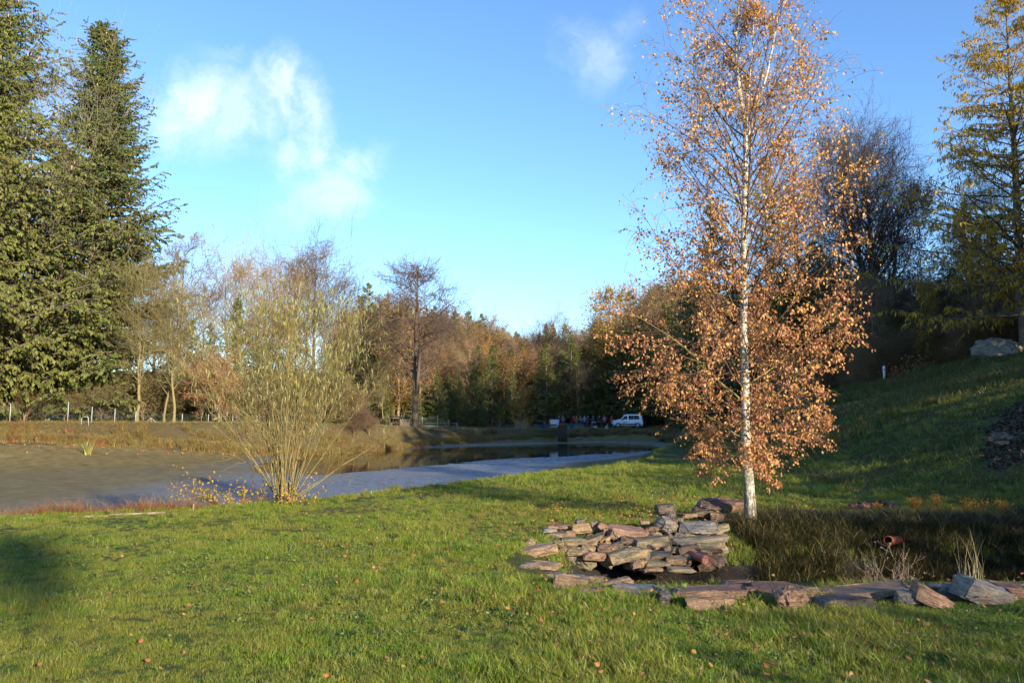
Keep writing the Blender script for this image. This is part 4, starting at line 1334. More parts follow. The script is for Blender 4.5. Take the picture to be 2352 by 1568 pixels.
# zoomed centre x, y, width, height, roll, colour, place (B stacked back wall, F front edging), block kind
ST = [
    (Z4, 480, 575, 620, 200, 8, 't', 'E', 0), (Z4, 560, 725, 620, 120, -3, 't', 'E', 0), (Z4, 745, 775, 480, 130, 0, 'g', 'E', 0), (Z4, 400, 850, 280, 130, 12, 'g', 'E', 0),
    (Z4, 430, 505, 120, 130, -30, 't', 'E', 1), (Z4, 730, 415, 190, 70, 5, 'w', 'B', 0), (Z4, 840, 495, 330, 115, 0, 'e', 'B', 1), (Z4, 1065, 475, 140, 115, 0, 'p', 'B', 0),
    (Z4, 860, 350, 310, 95, 0, 'p', 'B', 0), (Z4, 1230, 385, 330, 185, 6, 't', 'B', 0), (Z4, 1457, 350, 120, 165, 0, 'g', 'B', 0), (Z4, 1200, 270, 140, 80, 0, 'd', 'B', 1),
    (Z4, 1625, 400, 270, 130, -38, 'p', 'B', 0), (Z4, 1790, 505, 230, 150, -30, 'b', 'B', 0), (Z4, 1980, 420, 620, 150, -8, 'r', 'B', 0), (Z4, 1445, 540, 300, 100, 20, 'o', 'B', 0),
    (Z4, 1125, 595, 380, 175, 0, 'o', 'B', 1), (Z4, 860, 625, 150, 115, 0, 'o', 'B', 1), (Z4, 1600, 560, 170, 75, 18, 't', 'B', 0), (Z4, 1415, 635, 135, 65, 10, 't', 'B', 0),
    (Z4, 1660, 610, 85, 65, -20, 't', 'B', 1), (Z4, 2010, 600, 250, 110, -18, 'b', 'B', 0), (Z4, 1640, 700, 290, 155, -5, 'p', 'B', 1), (Z4, 1830, 655, 170, 130, 0, 'd', 'B', 1),
    (Z4, 1160, 755, 290, 135, 0, 'o', 'B', 1), (Z4, 1340, 700, 210, 100, -8, 'o', 'B', 1), (Z4, 945, 735, 120, 110, 0, 'b', 'B', 1), (Z4, 1950, 795, 540, 230, 8, 'o', 'B', 1),
    (Z4, 1445, 825, 330, 150, 0, 'r', 'B', 1), (Z4, 1300, 885, 560, 110, -6, 'l', 'F', 0), (Z4, 1050, 1010, 440, 150, -6, 'b', 'F', 0), (Z4, 1400, 985, 300, 150, 0, 'd', 'F', 0),
    (Z4, 1790, 1000, 450, 260, 12, 'b', 'F', 0), (Z4, 1410, 1150, 330, 170, 0, 'p', 'F', 0), (Z4, 2090, 1100, 560, 170, 0, 'l', 'F', 0), (Z4, 2140, 950, 230, 110, 8, 't', 'B', 0),
    (Z4, 2255, 815, 130, 150, 20, 't', 'B', 0),
    (Z5, 230, 570, 520, 230, 4, 'o', 'B', 0), (Z5, 880, 530, 800, 150, 3, 'e', 'B', 0), (Z5, 440, 310, 290, 230, -10, 'g', 'B', 1), (Z5, 925, 340, 490, 235, 2, 'l', 'B', 0),
    (Z5, 610, 250, 180, 120, -8, 'd', 'B', 1), (Z5, 430, 75, 250, 160, 0, 'd', 'B', 1), (Z5, 505, 170, 135, 85, 0, 'g', 'B', 1), (Z5, 790, 175, 210, 85, 8, 't', 'B', 0),
    (Z5, 1000, 125, 275, 140, -5, 'd', 'B', 0), (Z5, 1240, 205, 245, 190, 0, 'b', 'B', 0), (Z5, 1490, 205, 250, 170, 5, 'b', 'B', 0), (Z5, 1270, 370, 220, 130, 15, 'o', 'B', 0),
    (Z5, 1100, 600, 380, 130, 2, 'o', 'B', 0), (Z5, 860, 635, 170, 70, 0, 'd', 'B', 0), (Z5, 1030, 725, 190, 110, -5, 't', 'B', 0), (Z5, 1195, 710, 175, 80, 0, 'p', 'B', 0),
    (Z5, 720, 715, 190, 170, 15, 'd', 'B', 0), (Z5, 865, 705, 160, 60, -25, 't', 'B', 0), (Z5, 565, 690, 130, 100, 0, 't', 'B', 0), (Z5, 455, 680, 90, 95, 20, 't', 'B', 0),
    (Z5, 340, 780, 300, 150, 0, 'd', 'B', 1), (Z5, 130, 780, 130, 140, 0, 'e', 'B', 0), (Z5, 300, 885, 360, 75, -3, 'o', 'B', 0), (Z5, 600, 850, 290, 130, 0, 't', 'B', 0),
    (Z5, 60, 905, 130, 115, 0, 't', 'B', 0), (Z5, 270, 980, 230, 75, 0, 't', 'B', 0), (Z5, 680, 990, 360, 70, -2, 'o', 'B', 0), (Z5, 540, 1085, 430, 140, -3, 'e', 'F', 0),
    (Z5, 1130, 1150, 900, 230, 3, 'p', 'F', 0), (Z5, 1800, 1175, 380, 130, -4, 'p', 'F', 0), (Z5, 1540, 1040, 450, 110, 0, 'b', 'F', 0), (Z5, 430, 1240, 180, 110, 0, 'd', 'F', 1),
 (Z5, 1100, 1310, 600, 100, 0, 'b', 'F', 0), (Z5, 115, 275, 135, 75, 0, 'b', 'B', 0), (Z5, 240, 370, 180, 85, 0, 'p', 'B', 0),
    (Z5, 990, 770, 150, 90, 0, 'd', 'B', 1), (Z5, 180, 640, 200, 90, 0, 'd', 'B', 1), (Z5, 770, 800, 160, 90, 0, 'e', 'B', 1),
    (Z6, 580, 1000, 520, 115, -2, 'p', 'F', 0), (Z6, 610, 1070, 200, 165, 0, 'r', 'F', 1), (Z6, 770, 1040, 150, 70, -10, 't', 'F', 0), (Z6, 1180, 1010, 640, 115, 3, 'b', 'F', 0),
    (Z6, 1000, 1120, 330, 70, 0, 'd', 'F', 0), (Z6, 1490, 1085, 160, 95, 0, 'g', 'F', 1), (Z6, 1570, 985, 190, 115, -8, 'p', 'F', 0), (Z6, 1660, 1090, 240, 110, -28, 'r', 'F', 0),
    (Z6, 1790, 975, 290, 85, 3, 'l', 'F', 0), (Z6, 1840, 1015, 160, 90, 0, 'g', 'F', 1), (Z6, 2050, 1045, 320, 165, -18, 'w', 'F', 0), (Z6, 2020, 950, 190, 90, -8, 't', 'F', 0),
    (Z6, 2240, 1025, 250, 120, -6, 'p', 'F', 0), (Z6, 2300, 975, 140, 60, 0, 'd', 'F', 0), (Z6, 2460, 1010, 300, 110, 5, 'b', 'F', 0), (Z6, 2700, 1000, 360, 120, -3, 'g', 'F', 0),
    (Z6, 2950, 1030, 300, 120, 3, 'p', 'F', 0)]
wall = thing('stone_wall', 'stacked wall of brown and grey quarry stones stepping down into the ditch left of the birch', 'stone wall', (2.2, 11.0, -0.3))
edging = thing('stone_edging', 'row of large flat stones lying along the near rim of the ditch', 'stone edging', (3.0, 8.2, 0))
STONES_XY = []
for (Z, cx, cy, w_, h_, roll, cc, place, kd) in ST:
    qx, qy = (Z[0] + cx / Z[2]) * 0.68056, (Z[1] + cy / Z[2]) * 0.68056
    qw, qh = w_ / Z[2] * 0.68056, h_ / Z[2] * 0.68056
    if place == 'B':
        D = 11.45 - (qy - 1200) * 0.0125 + (0.5 if qy < 1190 else 0)
        D = min(D, 9.7 + max(0, (qx - 1200)) * 0.02) if qx < 1290 else D
    elif place == 'E':
        D = 1.62 * F / (qy + qh * 0.2 - 950)
    else:
        D = 1.55 * F / (qy + qh * 0.30 - 950)
    p = at(qx, qy, D)
    wm = qw * D / F
    hm = qh * D / F
    slope = 0.18                                    # the viewer looks down on the tops at about ten degrees
    dm = float(np.clip(wm * rs.uniform(0.5, 0.8), 0.10, 0.55))
    if place == 'F':
        dm = float(np.clip(wm * 0.55, 0.12, 0.6))
    hm2 = max(hm - slope * dm, hm * 0.55, 0.04) * 1.06
    if place == 'F':
        hm2 = max(min(hm2, 0.18), 0.125) * rs.uniform(0.9, 1.2)
    root = wall if place in 'BE' else edging
    wf = 1.28 if place == 'F' else 1.18
    o = link('stone', stone_mesh(wm * wf, dm * 1.15, hm2 * (1.06 if place != 'F' else 1.0), kd), root)
    zc = p[2] - slope * dm * 0.25
    gnd = gz(p[0], p[1] + dm * 0.15)
    if place != 'B' and zc - hm2 / 2 > gnd - 0.01:
        zc = gnd + hm2 / 2 - 0.02
    o.location = Vector((p[0], p[1] + dm * 0.15, zc)) - root.location
    o.rotation_euler = (R(rs.uniform(-6, 6)), R(-roll if False else -roll), R(rs.uniform(-14, 14)))
    k = rs.uniform(0.85, 1.15)
    o.color = (*(np.array(SC[cc]) * k * (0.74 if place == 'F' else 0.62)), 1)
    STONES_XY.append((p[0], p[1] + dm * 0.15, wm * 0.5, dm * 0.55))
# dark filling between and under the stones so that the wall stands on something
for i in range(130):
    f = rs.rand()
    qx = rs.uniform(1235, 1660)
    qy = rs.uniform(1225, 1300)
    D = 11.55 - (qy - 1200) * 0.0125 + 0.22
    if qx < 1290: D = min(D, 9.7 + max(0, (qx - 1200)) * 0.02 + .3)
    p = at(qx, qy, D)
    s = rs.uniform(0.09, 0.22)
    o = link('stone', stone_mesh(s * 1.5, s, s * 0.8, 1), wall)
    o.location = Vector(p) - wall.location
    o.rotation_euler = (rs.randn() * .2, rs.randn() * .2, rs.rand() * 6)
    o.color = (*(np.array(SC[rs.choice(list('debop'))]) * 0.8), 1)


def lone_stone(qx, qy, qw, qh, D, c, label, kd=0, dm=None, roll=0, name='boulder', cat='stone', group=None, dz=0):
    p = at(qx, qy, D)
    wm, hm = qw * D / F, qh * D / F
    o = link(name, stone_mesh(wm, dm or wm * 0.6, hm, kd, name))
    o.location = (p[0], p[1], max(p[2], gz(p[0], p[1]) + hm * 0.3) + dz)
    o.rotation_euler = (0, R(-roll), R(rs.uniform(-10, 10)))
    o.color = (*(np.array(SC[c]) * 0.45), 1)
    props(o, label, cat, group)
    STONES_XY.append((p[0], p[1], wm * .5, wm * .35))
    return o


lone_stone(1655, 1166, 125, 48, 12.5, 'p', 'large flat purple brown boulder lying in the grass left of the birch foot', 2, dm=0.7)
lone_stone(2298, 1001, 36, 17, 15.5, 'g', 'pale flat stone at the lower edge of the mulch bed', 0, name='flat_stone')
lone_stone(2270, 1008, 26, 12, 15.3, 'd', 'dark stone left of the pale one under the mulch bed', 0, name='flat_stone')
lone_stone(2325, 1006, 26, 10, 15.2, 'l', 'thin bluish stone right of the pale one under the mulch bed', 0, name='flat_stone')
lone_stone(2300, 1016, 30, 9, 15.0, 'l', 'lowest bluish stone under the mulch bed', 0, name='flat_stone')
o = lone_stone(2290, 785, 118, 62, 36.5, 'g', 'big grey green boulder lying on the crest of the hill', 2, dm=1.8)
o.color = (0.16, 0.17, 0.15, 1)
o.location.z -= 0.45

# ------------------------------------------------------------------ pipes
M_pipe = simple('orange_plastic_pipe', (0.30, 0.075, 0.038), 0.5, var=0.3, scale=14)
M_pebble = simple('pipe_gravel', (0.42, 0.36, 0.30), 0.8, var=0.4, scale=60)


def pipe(q0, q1, D0, D1, r, label, open_end=False):
    a, b_ = at(*q0, D0), at(*q1, D1)
    e = thing('drain_pipe', label, 'pipe', tuple(b_))
    ax = unit(a - b_)
    Lp = np.linalg.norm(a - b_)
    n_ = 40
    prof = [(0.0, r * 1.17), (0.012, r * 1.2), (0.03, r * 1.2), (0.034, r * 1.13), (0.075, r * 1.13), (0.085, r), (Lp, r)]
    U, Vv = frames(ax)
    aa = np.arange(n_) * 2 * math.pi / n_

    def ringpts(s, rr):
        return ax * s + rr * (np.cos(aa)[:, None] * U + np.sin(aa)[:, None] * Vv)
    def loft(seq):
        V = np.concatenate([ringpts(s, rr) for s, rr in seq])
        i_ = np.arange(len(seq) * n_).reshape(len(seq), n_)
        return V, np.stack([i_[:-1], np.roll(i_[:-1], -1, 1), np.roll(i_[1:], -1, 1), i_[1:]], -1).reshape(-1, 4)
    part('socket', Geo().add(*loft([(0.0, r * 1.0)] + prof[:6])), M_pipe, e, True)
    part('tube', Geo().add(*loft([(0.085, r), (Lp, r)])), M_pipe, e, True)
    if open_end:
        part('inner_wall', Geo().add(*loft([(0.0, r * 1.0), (Lp, r * 0.93)])), simple('pipe_inside', (0.16, 0.04, 0.02), 0.6), e, True)
    else:
        V = np.concatenate([[ax * 0.014], ringpts(0.014, r * 1.02)])
        part('stopper', Geo().add(V, [[0, 1 + i, 1 + (i + 1) % n_] for i in range(n_)]), M_pipe, e)
        gp = Geo()
        for _ in range(46):
            rr, an = r * 0.78 * math.sqrt(rs.rand()), rs.rand() * 6.28
            c0 = ax * 0.004 + rr * (math.cos(an) * U + math.sin(an) * Vv)
            oc = np.array([[1, 0, 0], [-1, 0, 0], [0, 1, 0], [0, -1, 0], [0, 0, 1], [0, 0, -1]]) * r * rs.uniform(0.07, 0.13)
            gp.add(oc + c0, [[0, 2, 4], [2, 1, 4], [1, 3, 4], [3, 0, 4], [2, 0, 5], [1, 2, 5], [3, 1, 5], [0, 3, 5]])
        part('gravel', gp, M_pebble, e, kind='stuff')
    return e


pipe((1560, 1262), (1622, 1286), 11.0, 10.1, 0.05, 'orange plastic drain pipe with a capped end sticking out of the stone wall')
pipe((2150, 1236), (2040, 1241), 12.3, 10.9, 0.055, 'reddish plastic drain pipe with an open end in the shaded ditch bank', True)


# ------------------------------------------------------------------ left bank: fence, hoop, hose
M_galv = simple('galvanised_steel', (0.36, 0.36, 0.38), 0.6, 0.2, 0.12, scale=20)
M_wire = simple('green_fence_wire', (0.05, 0.10, 0.07), 0.6)
M_black = simple('black_plastic', (0.018, 0.018, 0.022), 0.35)
fence = thing('wire_fence', 'green wire mesh fence with pale steel posts along the left bank below the spruces', 'fence', (-20, 60, 1))
fl = np.array(fence.location)
posts = [(-60, 918, 57), (22, 926, 58), (155, 922, 58.5), (210, 934, 59.5), (263, 938, 60.5), (311, 944, 61.5), (418, 950, 63.5), (478, 951, 64.5), (534, 953, 65.5), (590, 955, 67), (655, 957, 69)]
pt = []
for px, top, D in posts:
    b0 = at(px, 970, D)
    zb = gz(b0[0], D)
    tz = at(px, top, D)[2]
    g = Geo()
    tube(g, [[b0[0], D, zb - .1], [b0[0] + 0.01, D, tz]], 0.03, 8)
    o = part('post', g, M_galv, fence, True)
    o.data.transform(Matrix.Translation(-Vector(fl)))
    pt.append((b0[0], D, zb, tz))
for a, b_ in zip(pt[:-1], pt[1:]):
    g = Geo()
    for k in range(9):
        f = k / 8 * 0.94 + 0.02
        tube(g, [[a[0], a[1], a[2] + (a[3] - a[2]) * f], [b_[0], b_[1], b_[2] + (b_[3] - b_[2]) * f]], 0.004, 3, False)
    nv = int(np.hypot(a[0] - b_[0], a[1] - b_[1]) / 0.12)
    for k in range(1, nv):
        f = k / nv
        q0 = np.array(a) * (1 - f) + np.array(b_) * f
        tube(g, [[q0[0], q0[1], q0[2]], [q0[0], q0[1], q0[2] + (q0[3] - q0[2]) * .96]], 0.003, 3, False)
    o = part('wire_mesh', g, M_wire, fence, kind='stuff')
    o.data.transform(Matrix.Translation(-Vector(fl)))
for (px, D, hgt, dx) in ((347, 62.5, 0.42, 0.45),):
    b0 = at(px, 970, D)
    e = thing('strut_tripod', 'small three legged steel strut on the left bank between the young trees', 'strut', (b0[0], D, gz(b0[0], D)))
    for x in (-dx, 0, dx):
        part('leg', tube(Geo(), [[x, 0, 0], [0, 0, hgt]], 0.025, 6), M_galv, e)
b0 = at(195, 970, 58)
e = thing('steel_hoop', 'bent steel hoop standing among the fence posts under the dark spruce', 'hoop', (b0[0], 58, gz(b0[0], 58)))
part('bow', tube(Geo(), [[-.28, 0, -.1], [-.25, 0, .52], [-.18, 0, .6], [.16, 0, .6], [.23, 0, .52], [.28, 0, -.1]], 0.03, 8), M_galv, e, True)
# black hose on pegs along the bank
hx = []
for px, py in ((-80, 1003), (0, 1002), (60, 1003), (125, 1001), (190, 999), (245, 1000), (300, 997), (360, 996), (450, 992), (560, 990), (640, 988)):
    D = np.interp(px, [-80, 0, 300, 640], [51.2, 52.4, 55, 60])
    hx.append([at(px, py, D)[0], D, 0])
hx = resample(np.array(hx), 60)[0]
hx[:, 2] = ground(hx[:, 0], hx[:, 1]) + 0.14 + 0.03 * np.sin(np.arange(60) * 1.3)
e = thing('black_hose', 'long black hose held up on short pegs along the left bank of the pond', 'hose', tuple(hx[0]))
part('hose', tube(Geo(), hx - hx[0], 0.06, 6), M_black, e, True)
for i in range(6, 60, 6):
    p = hx[i] - hx[0]
    part('peg', tube(Geo(), [[p[0], p[1] - .05, p[2] - .4], [p[0], p[1] - .05, p[2] + .16]], 0.03, 6), M_galv, e)

# wooden lath and pegs along the lawn's edge
M_wood = simple('weathered_wood', (0.22, 0.17, 0.115), 0.8, var=0.3, bump=0.4, scale=6)
e = thing('edge_board', 'thin weathered board edging the lawn above the muddy pond at the left', 'board', (-8, 12.8, -0.1))
gl = [at(px, py, D) for px, py, D in ((-150, 1192, 12.75), (0, 1187, 12.95), (120, 1184, 13.1), (250, 1181, 13.2), (380, 1176, 13.5))]
for a, b_ in zip(gl[:-1], gl[1:]):
    g = Geo()
    for p in (a, b_):
        p[2] = gz(p[0], p[1]) + 0.025
    mid = (a + b_) / 2
    dv = b_ - a
    box(g, mid - np.array(e.location), (np.linalg.norm(dv) * 0.99, 0.02, 0.035), rz=math.atan2(dv[1], dv[0]))
    part('board', g, M_wood, e)
for px, py, D in ((444, 1164, 13.9), (852, 1133, 16.6), (1107, 1090, 20.6)):
    p = at(px, py, D)
    o = part('wooden_peg', tube(Geo(), [[0, 0, -.1], [0.004, 0, .12]], 0.014, 6), M_wood, None)
    o.location = (p[0], D, gz(p[0], D))
    props(o, {444: 'short pale peg at the end of the edge board', 852: 'short pale peg in the grass just right of the willow foot', 1107: 'thin upright peg at the lawn edge in front of the bright water'}[px], 'peg')

# ------------------------------------------------------------------ far bank: shed, net fence
M_plank = simple('grey_planks', (0.19, 0.155, 0.12), 0.85, var=0.3, bump=0.3, scale=5)
M_felt = simple('roofing_felt', (0.05, 0.055, 0.05), 0.8)
p = at(917, 984, 84)
e = thing('animal_shed', 'little grey plank shed with a lean-to roof and open front on the far bank', 'shed', (p[0], 84, gz(p[0], 84)))
e.rotation_euler = (0, 0, R(6))
for k in range(8):
    part('plank', box(Geo(), (0.06 + 0.13 * k + 0.065, -0.7, 0.42), (0.124, 0.03, 0.84)), M_plank, e)
for k in range(8):
    part('plank', box(Geo(), (-0.98, -0.62 + 0.18 * k, 0.5), (0.03, 0.172, 1.0)), M_plank, e)
    part('plank', box(Geo(), (1.12, -0.62 + 0.18 * k, 0.5), (0.03, 0.172, 0.9)), M_plank, e)
    part('plank', box(Geo(), (-0.9 + 0.27 * k, 0.72, 0.55), (0.262, 0.03, 1.0)), M_plank, e)
part('floor', box(Geo(), (0.07, 0, 0.02), (2.1, 1.4, 0.06)), M_plank, e)
part('lintel', box(Geo(), (-0.45, -0.7, 0.93), (1.05, 0.05, 0.1)), M_plank, e)
part('roof', box(Geo(), (0.07, 0, 1.09), (2.5, 1.9, 0.05), ry=R(5)), M_felt, e)
# net fence
m, t = new_mat('green_net')
tc = t.n('ShaderNodeTexCoord').outputs['Object']
b = t.n('ShaderNodeBsdfPrincipled', None, Base_Color=(0.03, 0.07, 0.05), Roughness=0.8)
tp_ = t.n('ShaderNodeBsdfTransparent')
finish(t, t.n('ShaderNodeMixShader', None, i0=0.45, i1=tp_, i2=b))
M_net = m
e = thing('net_fence', 'green net hung on wooden posts and rails right of the little shed', 'fence', (-9, 86, 0))
el = np.array(e.location)
npst = [(951, 955, 985, 86), (970, 958, 984, 86.5), (1005, 956, 984, 87), (1030, 966, 989, 88), (1050, 972, 995, 86)]
pts_ = []
for px, top, bot, D in npst:
    a = at(px, bot, D)
    a[2] = gz(a[0], D)
    tz = at(px, top, D)[2]
    part('post', tube(Geo(), np.array([[a[0], D, a[2] - .1], [a[0] + 0.03 * rs.randn(), D, tz + 0.1]]) - el, 0.06, 7), M_wood, e, True)
    pts_.append((a, tz))
for (a, za), (b_, zb) in zip(pts_[:-1], pts_[1:]):
    g = Geo()
    nn_ = 6
    fr = np.linspace(0, 1, nn_)[:, None]
    base_ = a * (1 - fr) + b_ * fr
    base_[:, 2] += 0.1
    topv = base_.copy()
    topv[:, 2] = za * (1 - fr[:, 0]) + zb * fr[:, 0] - 0.14 * np.sin(fr[:, 0] * math.pi)
    V = np.concatenate([base_, topv]) - el
    g.add(V, [[i, i + 1, nn_ + i + 1, nn_ + i] for i in range(nn_ - 1)])
    part('net', g, M_net, e)
    for hgt in (0.3, 0.65):
        part('rail', tube(Geo(), np.array([a + [0, -.06, hgt], b_ + [0, -.06, hgt]]) - el, 0.035, 5), M_wood, e)
a, b_ = at(1012, 968, 86.6), at(1048, 990, 85.6)
part('brace', tube(Geo(), np.array([a, b_]) - el, 0.03, 5), M_wood, e)

# ------------------------------------------------------------------ sluice
wx_, wd_ = at(1292, 1010, 88)[0], 88
e = thing('sluice_post', 'dark wooden sluice box with a rusty top at the foot of the dam', 'sluice', (wx_, wd_, WL - 0.3))
M_dkwood = simple('dark_wet_wood', (0.035, 0.028, 0.022), 0.6, bump=0.4)
M_rust = simple('rusty_iron', (0.16, 0.055, 0.03), 0.8, var=0.35, scale=8)
for k in range(4):
    part('plank', box(Geo(), (-0.36 + 0.24 * k, -0.3, 1.05), (0.232, 0.06, 2.1)), M_dkwood, e)
part('side_post', box(Geo(), (-0.42, 0, 1.1), (0.12, 0.5, 2.2)), M_dkwood, e)
part('side_post', box(Geo(), (0.46, 0, 1.1), (0.12, 0.5, 2.2)), M_dkwood, e)
part('top_cover', box(Geo(), (0.05, -0.05, 2.3), (0.8, 0.55, 0.36)), M_rust, e)
part('walkway', box(Geo(), (-1.3, 2.0, 2.25), (1.3, 5.5, 0.08)), M_dkwood, e)
part('handrail', tube(Geo(), [[-1.9, -0.6, 2.2], [-1.9, -.6, 3.0], [-1.9, 4.6, 3.05], [-1.9, 4.6, 2.2]], 0.03, 6), M_rust, e)

# ------------------------------------------------------------------ people and their gear on the dam
M_skin = simple('skin', (0.42, 0.23, 0.16), 0.6)
M_cloth = objcolor('cloth', 0.9, 0.2, 5)


def skin_mesh(name, nodes, edges, mat, levels=1):
    me = bpy.data.meshes.new(name)
    me.from_pydata([n_[0] for n_ in nodes], edges, [])
    o = bpy.data.objects.new(name, me)
    col.objects.link(o)
    o.modifiers.new('skin', 'SKIN')
    for i, n_ in enumerate(nodes):
        r_ = n_[1]
        me.skin_vertices[0].data[i].radius = (r_, r_) if np.isscalar(r_) else r_
    me.skin_vertices[0].data[0].use_root = True
    ss = o.modifiers.new('sub', 'SUBSURF')
    ss.levels = ss.render_levels = levels
    dg = bpy.context.evaluated_depsgraph_get()
    out = bpy.data.meshes.new_from_object(o.evaluated_get(dg))
    bpy.data.objects.remove(o)
    bpy.data.meshes.remove(me)
    out.materials.clear()
    out.materials.append(mat)
    out.polygons.foreach_set('use_smooth', np.ones(len(out.polygons), bool))
    out.name = name
    return out


def pose_meshes(arm='down', stride=0.0, lean=0.0, bend=0.0):
    """one continuous body plus jacket, trousers and hair, for one pose; facing -Y"""
    hip = np.array([0, 0, 0.94])
    ch = hip + np.array([0, -bend * 0.35, 0.36])
    nk = ch + np.array([0, -bend * 0.18 - 0.01, 0.20])
    hd = nk + np.array([0, -0.03 - bend * .1, 0.16])
    body = [(hip, (0.15, 0.11)), (ch, (0.165, 0.11)), (nk, 0.06), (nk + (0, 0, .05), 0.055), (hd, (0.078, 0.092)), (hd + (0, 0, 0.09), (0.06, 0.07))]
    ed = [(0, 1), (1, 2), (2, 3), (3, 4), (4, 5)]
    jk = [(hip + (0, 0, -.06), (0.175, 0.13)), (hip + (0, 0, .1), (0.17, 0.125)), (ch, (0.19, 0.13)), (nk + (0, 0, -.05), (0.12, 0.09))]
    je = [(0, 1), (1, 2), (2, 3)]
    tr = [(hip + (0, 0, .04), (0.165, 0.12))]
    te = []
    for s in (-1, 1):
        st = stride * s
        hp = hip + np.array([s * 0.09, 0, -0.06])
        kn = np.array([s * 0.10, -0.03 + st * 0.5, 0.49])
        an = np.array([s * 0.11, 0.02 + st, 0.08])
        n0 = len(body)
        body += [(hp, 0.085), (kn, 0.058), (an, 0.042), (an + (0, -0.14, -0.045), (0.045, 0.035))]
        ed += [(0, n0), (n0, n0 + 1), (n0 + 1, n0 + 2), (n0 + 2, n0 + 3)]
        n0 = len(tr)
        tr += [(hp, 0.105), (kn, 0.078), (an + (0, 0, .02), 0.066)]
        te += [(0, n0), (n0, n0 + 1), (n0 + 1, n0 + 2)]
        sh = ch + np.array([s * 0.20, 0, 0.13])
        if arm == 'down':
            elb, wr = sh + np.array([s * 0.05, 0.03, -0.29]), sh + np.array([s * 0.04, -0.06, -0.54])
        elif arm == 'fold':
            elb, wr = sh + np.array([s * 0.07, -0.04, -0.28]), sh + np.array([-s * 0.10, -0.24, -0.22])
        elif arm == 'reach':
            elb, wr = sh + np.array([s * 0.04, -0.18, -0.22]), sh + np.array([-s * 0.02, -0.42, -0.22])
        else:
            elb, wr = sh + np.array([s * 0.14, 0.05, -0.26]), sh + np.array([s * 0.02, -0.12, -0.42])
        dh = unit(wr - elb)
        n0 = len(body)
        body += [(sh, 0.055), (elb, 0.042), (wr, 0.03), (wr + dh * 0.09, (0.04, 0.02)), (wr + dh * 0.17, (0.028, 0.014)), (wr + dh * 0.08 + (-s * 0.05, -0.02, 0), 0.012)]
        ed += [(1, n0), (n0, n0 + 1), (n0 + 1, n0 + 2), (n0 + 2, n0 + 3), (n0 + 3, n0 + 4), (n0 + 3, n0 + 5)]
        n0 = len(jk)
        jk += [(sh, 0.082), (elb, 0.066), (wr, 0.050)]
        je += [(2, n0), (n0, n0 + 1), (n0 + 1, n0 + 2)]
    hair = [(hd + (0, 0.025, 0.02), (0.09, 0.085)), (hd + (0, 0.02, 0.10), (0.075, 0.075))]
    return {'body': skin_mesh('body', body, ed, M_skin), 'jacket': skin_mesh('jacket', jk, je, M_cloth), 'trousers': skin_mesh('trousers', tr, te, M_cloth),
            'hair': skin_mesh('hair', hair, [(0, 1)], M_cloth)}


POSES = [pose_meshes('down', 0.05), pose_meshes('fold', 0.02), pose_meshes('reach', 0.1, bend=0.25), pose_meshes('hip', 0.0), pose_meshes('down', 0.18), pose_meshes('reach', 0.05, bend=0.8)]
PD = 101.0
# photo x (source px), head top, colours, pose, facing, label
PEOPLE = [
    (1886, 1407, (0.05, 0.055, 0.045), (0.04, 0.04, 0.035), 0, 70, 'person in dark olive clothes half hidden by the white water tank'),
    (1900, 1405, (0.13, 0.13, 0.15), (0.05, 0.05, 0.05), 3, 20, 'person in a greyish jacket standing just right of the white water tank'),
    (1937, 1402, (0.28, 0.03, 0.05), (0.06, 0.03, 0.03), 0, 120, 'person in a dark red jacket behind the left blue tub'),
    (1946, 1408, (0.55, 0.04, 0.05), (0.05, 0.05, 0.06), 1, -30, 'person in a bright red jacket behind the blue tubs'),
    (1962, 1407, (0.14, 0.20, 0.13), (0.04, 0.04, 0.04), 2, -60, 'person in a green jacket bending over the right blue tub'),
    (1973, 1404, (0.16, 0.20, 0.42), (0.05, 0.06, 0.09), 3, 170, 'person in a blue shirt and a white cap right of the blue tubs'),
    (1984, 1408, (0.05, 0.05, 0.05), (0.035, 0.035, 0.03), 0, 60, 'person in black clothes right of the white capped person'),
    (2002, 1402, (0.06, 0.10, 0.16), (0.02, 0.02, 0.025), 1, -80, 'person in a dark blue jacket standing left of the table'),
    (2022, 1401, (0.025, 0.025, 0.03), (0.02, 0.02, 0.02), 0, 30, 'person dressed all in black behind the table'),
    (2040, 1401, (0.38, 0.12, 0.25), (0.02, 0.02, 0.025), 1, -40, 'person in a pink chequered jacket at the right end of the table'),
    (2061, 1403, (0.62, 0.03, 0.04), (0.02, 0.02, 0.025), 2, 60, 'person in a bright red jacket beside the car bonnet')]
for i, (sx, sy, cj, ct, ps, rz_, lb) in enumerate(PEOPLE):
    qx = sx * 0.68056
    D = PD + rs.uniform(-1.2, 1.2)
    x = at(qx, 985, D)[0]
    z = gz(x, D)
    hgt = at(qx, sy * 0.68056, D)[2] - z
    e = thing('person', lb, 'person', (x, D, z), R(rz_))
    s = np.clip(hgt / 1.73, 0.9, 1.12)
    e.scale = (s, s, s)
    for k, me in POSES[ps].items():
        o = link(k, me, e)
        if k == 'jacket': o.color = (*cj, 1)
        if k == 'trousers': o.color = (*ct, 1)
        if k == 'hair': o.color = (0.6, 0.6, 0.58, 1) if 'cap' in lb else (*((0.06, 0.04, 0.03) if i % 3 else (0.16, 0.10, 0.06)), 1)


def on_dam(sx, D):
    x = at(sx * 0.68056, 985, D)[0]
    return x, D, gz(x, D)


